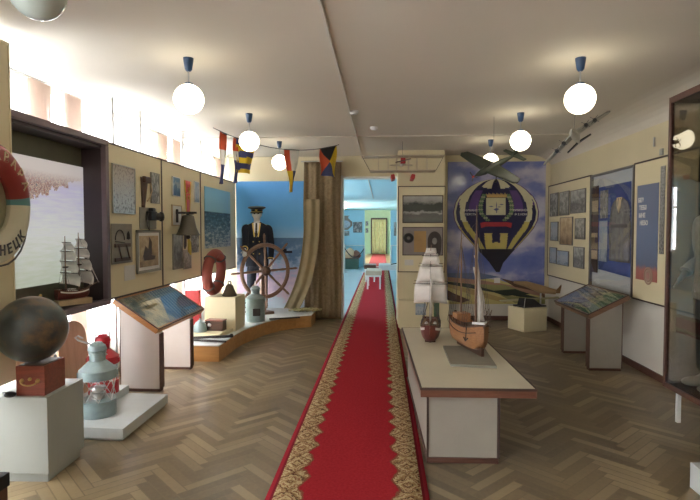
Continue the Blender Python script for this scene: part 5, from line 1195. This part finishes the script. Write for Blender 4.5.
# blue poster
r = thing('blue_poster', 'tall blue poster with white lines of text and a round emblem above red flowers', 'poster', (XF, PX(650, 230, XF).y, 0))
A_, B2 = PX(638, 186, XF), PX(659.5, 175, XF); Cc = PX(638, 280, XF); ya_, yb_ = B2.y-r.location.y, A_.y-r.location.y
pm = print_mat('poster_blue', [(.0, (.34, .10, .08)), (.10, (.38, .13, .10)), (.16, (.12, .15, .24)), (.5, (.15, .19, .31)), (1, (.17, .20, .30))], 6, .14, 4)
MB().box(-.006, 0, ya_, yb_, Cc.z+.01, A_.z+.0).build('sheet', pm, r)
yw = yb_-ya_
for k, (t_, f_) in enumerate((('БЕЗ', .20), ('ТЕБЯ', .30), ('МНЕ', .27), ('НЕБО', .36))): tx = MB(); add_text(tx, t_, .065, Matrix.Translation((-.008, yb_-yw*f_, 1.93-.085*k)) @ Matrix.Rotation(R(-90), 4, 'Z') @ Matrix.Rotation(R(90), 4, 'X'), .001, .003); tx.build('lettering', M['paper'], r)
rg_ = MB(); rg_.T = Matrix.Translation((-.008, ya_+yw*.38, 1.10)) @ Matrix.Rotation(R(90), 4, 'Z'); rg_.torus(.085, .012, 32, 6, 0, sq=.3); rg_.torus(.05, .02, 32, 6, 0, sq=.2); rg_.build('round_emblem', mat('tan_print', (.33, .22, .16), .5), r)
MB().sphere((-.008, ya_+yw*.38, 1.10), .05, 16, 10, sc=(.08, 1, 1.3)).build('portrait', mat('rose_print', (.36, .18, .15), .5), r)
s0, s1 = PX(661, 190, XF), PX(664.5, 230, XF)
st_ = MB().box(0, .006, s1.y-.0, s0.y, 1.35, 2.26)
tag(st_.build('dark_strip_print', print_mat('strip_bw', [(.4, (.02, .02, .02)), (.55, (.5, .48, .45)), (.62, (.03, .03, .03))], 26, 1.4, 3, base=.1), loc=(XF-.008, 0, 0)), 'narrow black and white strip beside the blue poster', 'poster')
q = PX(661.5, 152, XR-.01); tag(MB().box(-.02, 0, -.03, .03, -.035, .035).build('wall_switch', M['plane_grey'], loc=(XR, q.y, q.z), bevel=.006), 'small grey box on the wall above the blue poster', 'switch')
q = PX(654, 142, XR-.01); tag(MB().box(-.015, 0, -.012, .012, -.05, .05).build('wall_bracket', M['steel'], loc=(XR, q.y, q.z), bevel=.003), 'small metal bracket on the wall beside the grey box', 'bracket')

# ------------------------------------------------------------------ tall glass cabinet on the right
GX = 2.43; gy1 = 4.62; gy0 = 2.2; gz0, gz1 = .25, 2.72; dpt = XR-.03-GX
r = thing('glass_cabinet', 'tall brown framed glass cabinet at the right edge', 'cabinet', (GX, gy0, 0)); w = gy1-gy0
f_ = MB(); t = .035
for yy in (0, w/2-t/2, w-t):
    f_.box(0, t, yy, yy+t, gz0, gz1)
    if yy != w/2-t/2: f_.box(dpt-t, dpt, yy, yy+t, gz0, gz1)
f_.box(0, t, t, w-t, gz1-t*1.5, gz1).box(0, t, t, w-t, gz0, gz0+t*1.3).box(t, dpt-t, w-t, w, gz1-t*1.5, gz1).box(t, dpt-t, w-t, w, gz0, gz0+t*1.3).box(t, dpt-t, 0, t, gz0, gz0+t*1.3)
f_.build('frame', M['brown_trim'], r, bevel=.004)
MB().box(t, dpt, t, w-t, gz0+.005, gz0+.04).build('bottom_board', M['brown_trim'], r); MB().box(.01, dpt, .01, w-.01, gz1-.02, gz1-.002).build('top_board', M['mid_wood'], r)
MB().box(dpt-.02, dpt-.005, t, w-t, gz0+.04, gz1-.02).build('back_board', wood('cabinet_back', (.055, .04, .03), (.09, .065, .045)), r)
gl = MB(); gl.box(.012, .017, t, w/2-t/2, gz0+t*1.3, gz1-t*1.5).box(.012, .017, w/2+t/2, w-t, gz0+t*1.3, gz1-t*1.5).box(t, dpt-t, w-.02, w-.015, gz0+t*1.3, gz1-t*1.5); gl.build('glass', M['case_glass'], r)
lg = [(0.02, w-.20), (.02, .12), (dpt-.06, w-.20), (dpt-.06, .12)]
for (xx, yy) in lg: MB().box(xx, xx+.03, yy, yy+.03, 0, gz0).build('leg', M['white_paint'], r)
fx, fy = GX+.26, PX(707, 240, GX+.26).y
r = thing('cabinet_mannequin', 'mannequin in pale cloth top and dark trousers inside the glass cabinet', 'mannequin', (fx, fy-.12, gz0+.042), R(-90)); r.scale = (.98,)*3
figure(r, mat('pale_striped_cloth', (.62, .61, .56), .8, var=.2, vs=30), mat('dark_trousers', (.03, .03, .035), .8), (.20, -.14, .95), (-.20, -.14, .95), cap=False, tie=False, shoe='white_cloth')
q = PZ(689.5, 487); tag(MB().box(0, .5, -.45, 0, 0, PY(690, 462, q.y).z).build('low_box', M['grey_light'], loc=(q.x, q.y, 0), bevel=.004), 'pale low box on the floor at the bottom right edge', 'box')

# ------------------------------------------------------------------ rooms beyond the doorway
FYY = 22.4
def fpanel(x0, x1, label, mt='daylight_blue'):
    r = thing('exhibition_stand', label, 'panel', (x0, FYY, 0)); MB().box(0, x1-x0, 0, .05, .95, 2.44).build('board', M[mt], r); MB().box(0, x1-x0, -.01, .05, .92, .95).build('edge_strip', M['white_paint'], r)
    for xx in (.03, x1-x0-.03): MB().tube([(xx, .03, 0), (xx, .03, .95)], .02).build('post', M['steel'], r)
xo0, xo1 = PY(364.5, 230, FYY).x, PY(390.5, 230, FYY).x
fpanel(-2.9, xo0, 'pale blue panel with the round plaque in the far room'); fpanel(xo1, 2.9, 'pale blue panel right of the far opening')
struct('wall_middle', MB().box(XL, xo0, FYY+.08, FYY+.2, 0, 2.46).box(xo1, XR, FYY+.08, FYY+.2, 0, 2.46), M['daylight_blue'])
yd = 34.7; d0, d1 = PY(372, 230, yd).x, PY(386, 230, yd).x; dz_ = PY(379, 219.5, yd).z
do = struct('door_1', MB().box(d0-.08, d0, yd-.06, yd+.1, 0, dz_+.1).box(d1, d1+.08, yd-.06, yd+.1, 0, dz_+.1).box(d0, d1, yd-.06, yd+.1, dz_, dz_+.1), M['dark_wood'])
tag(MB().grid(lambda u, v: (d0+(d1-d0)*u, yd-.05+.03*math.sin(u*34), .05+v*(dz_-.05)), 50, 4).build('door_curtain', M['yellow_curtain'], solid=.01), 'yellow curtain hanging in the far door', 'curtain')
for (q, l) in (((365.5, 221, 368.5, 226), 'upper small picture on the green wall left of the far door'), ((365.5, 228, 368.5, 233), 'lower small picture on the green wall left of the far door')): picY(34.75, q, pic_mats['bw3'], l)
YW = FYY-.01
pl = PY(345.3, 224, YW); r = thing('round_plaque', 'urn shaped framed plaque on the far blue panel', 'plaque', (pl.x, YW, pl.z)); s_ = .043
o_ = MB(); oc = [(5.5, -8), (-5.5, -8)]+[(-8.0*math.cos(t), 8*math.sin(t)) for t in [PI*k/6 for k in range(0, 7)]]
out = [(-2.5, -6.0), (-7.2, -1.5), (-7.2, 2), (-3, 5.8), (-3, 7.3), (-4.5, 8.3), (4.5, 8.3), (3, 7.3), (3, 5.8), (7.2, 2), (7.2, -1.5), (2.5, -6.0)]
o_.add([(x*s_, -.03, z*s_) for x, z in out]+[(x*s_, 0, z*s_) for x, z in out], [tuple(range(12)), tuple(range(12, 24))[::-1]]+[(i, (i+1) % 12, 12+(i+1) % 12, 12+i) for i in range(12)]); o_.build('plaque_body', mat('tan_plaque', (.25, .20, .16), .5), r)
MB().sphere((0, -.03, -.2*s_), 4.2*s_, 20, 12, sc=(1.2, .06, .9)).build('plaque_picture', pic_mats['pal'], r)
picY(YW, (353.2, 222, 362, 232.5), pic_mats['bw3'], 'dark framed picture with a figure on the far blue panel', 'panel_edge')
picY(YW, (338, 230.5, 349.5, 236), pic_mats['bw1'], 'long grey picture under the urn shaped plaque')
picY(YW, (393.5, 222, 396.5, 236), pic_mats['bw1'], 'narrow dark picture right of the far opening')
# far display with green skirt and barrier
g0 = PZ(357, 267); g1 = PZ(338, 267); r = thing('far_display', 'dark green skirted display with brown objects under the far blue panel', 'display', (g1.x-.6, 21.2, 0))
ww = PY(358, 260, 21.2).x-(g1.x-.6)
MB().box(0, ww, 0, .8, 0, .42).build('skirt', mat('dark_green_cloth', (.03, .07, .05), .8), r); MB().box(-.02, ww+.02, -.02, .82, .42, .46).build('top', M['dark_wood'], r)
for (px, h_, w_, mt, nm, l) in ((350, .42, .26, 'sepia', 'carved_object', 'amber brown object on the far green display'), (356, .32, .22, 'mid_wood', 'wooden_object', 'reddish wooden object at the right end of the far green display'), (344, .6, .12, 'white_cloth', 'white_figurine', 'white slim object on the far green display')):
    x_ = PY(px, 250, 21.5).x; tag(MB().lathe([(0, 0), (w_*.8, 0), (w_, h_*.3), (w_*.7, h_*.7), (w_*.3, h_*.9), (0, h_)], 14).build(nm, M[mt], loc=(x_, 21.5, .46)), l, 'exhibit')
r = thing('rope_barrier', 'rope barrier with slim posts before the far display', 'barrier', (0, 19.5, 0))
xs = [PY(344.5, 250, 19.5).x, PY(364.5, 250, 19.5).x]
for x_ in xs: MB().tube([(x_, 0, 0), (x_, 0, .95)], .025).lathe([(0, 0), (.14, 0), (.13, .03), (0, .04)], 16, (x_, 0, 0)).build('post', M['steel'], r)
MB().tube([(xs[0]+(xs[1]-xs[0])*t/10, 0, .92-.35*math.sin(PI*t/10)) for t in range(11)], .02, 6).build('barrier_rope', M['black'], r)
# benches
def bench(label, x, y, w, d, h, top='bench_cloth'):
    r = thing('padded_bench', label, 'bench', (x, y, .019)); MB().box(-w/2, w/2, 0, d, h-.13, h).build('seat', M[top], r, bevel=.02)
    MB().box(-w/2+.02, w/2-.02, .02, d-.02, h-.17, h-.13).build('apron', M['white_paint'], r)
    for xx in (-w/2+.03, w/2-.07):
        for yy in (.02, d-.06): MB().box(xx, xx+.04, yy, yy+.04, 0, h-.17).build('leg', M['white_paint'], r)
p = PZ(373, 290); bench('beige padded bench with white legs on the runner beyond the doorway', p.x+.02, p.y, .43, .9, .50)
p = PZ(371, 283); bench('dark olive padded bench behind the beige one', PY(370, 265, 15.8).x, 15.8, .36, .7, .52, 'dark_wood')
p = PZ(386, 284); r = thing('glass_table', 'white and glass display table right of the far benches', 'table', (PY(379, 265, 16.4).x, 15.2, 0)); ww = 1.3
MB().box(0, ww, 0, .9, .42, .58).build('table_case', M['grey_light'], r, bevel=.01)
MB().bar((.35, -.02, .60), (1.25, -.02, .74), .05, .03).build('dark_oar', M['black'], r)
for xx in (.04, ww-.08):
    for yy in (.04, .82): MB().box(xx, xx+.04, yy, yy+.04, 0, .42).build('leg', M['iron'], r)
pendant2 = PZ(345, 196, CEIL)
r = thing('pendant_lamp', 'lit white lamp in the room beyond the doorway', 'lamp', (PY(344, 205, 17.5).x, 17.5, CEIL), 0); q = PY(344, 205, 17.5)
MB().tube([(0, 0, 0), (0, 0, q.z-CEIL+.1)], .008).build('stem', M['steel'], r); MB().sphere((0, 0, q.z-CEIL), .13, 20, 14).build('globe_shade', M['globe_lit'], r)
# groups for the repeated kinds
GROUPS = {'window_curtain': 'sheer curtains along the window wall', 'model_ship': 'sailing ship models', 'model_aircraft': 'hanging model aircraft', 'ship_lantern': 'ship lanterns',
          'reading_desk': 'sloping reading desks', 'padded_bench': 'padded benches beyond the doorway', 'leaning_board': 'boards leaning under the harbour case', 'iron_rod': 'iron rods on the platform', 'exhibition_stand': 'exhibition stands along the walls'}
for o in list(bpy.data.objects):
    if o.parent or 'label' not in o or 'group' in o: continue
    k = o.name.split('.')[0]
    if k in GROUPS: o['group'] = GROUPS[k]
    elif k == 'photograph':
        o['group'] = 'nine photographs on the right stand' if o.location.x > 2.8 and o.location.y > 7.6 else 'pictures on the left stands' if o.location.x < -2.5 and o.location.y < 9 else 'pictures beyond the doorway' if o.location.y > 12 else 'pictures on the pier and in the showcase'
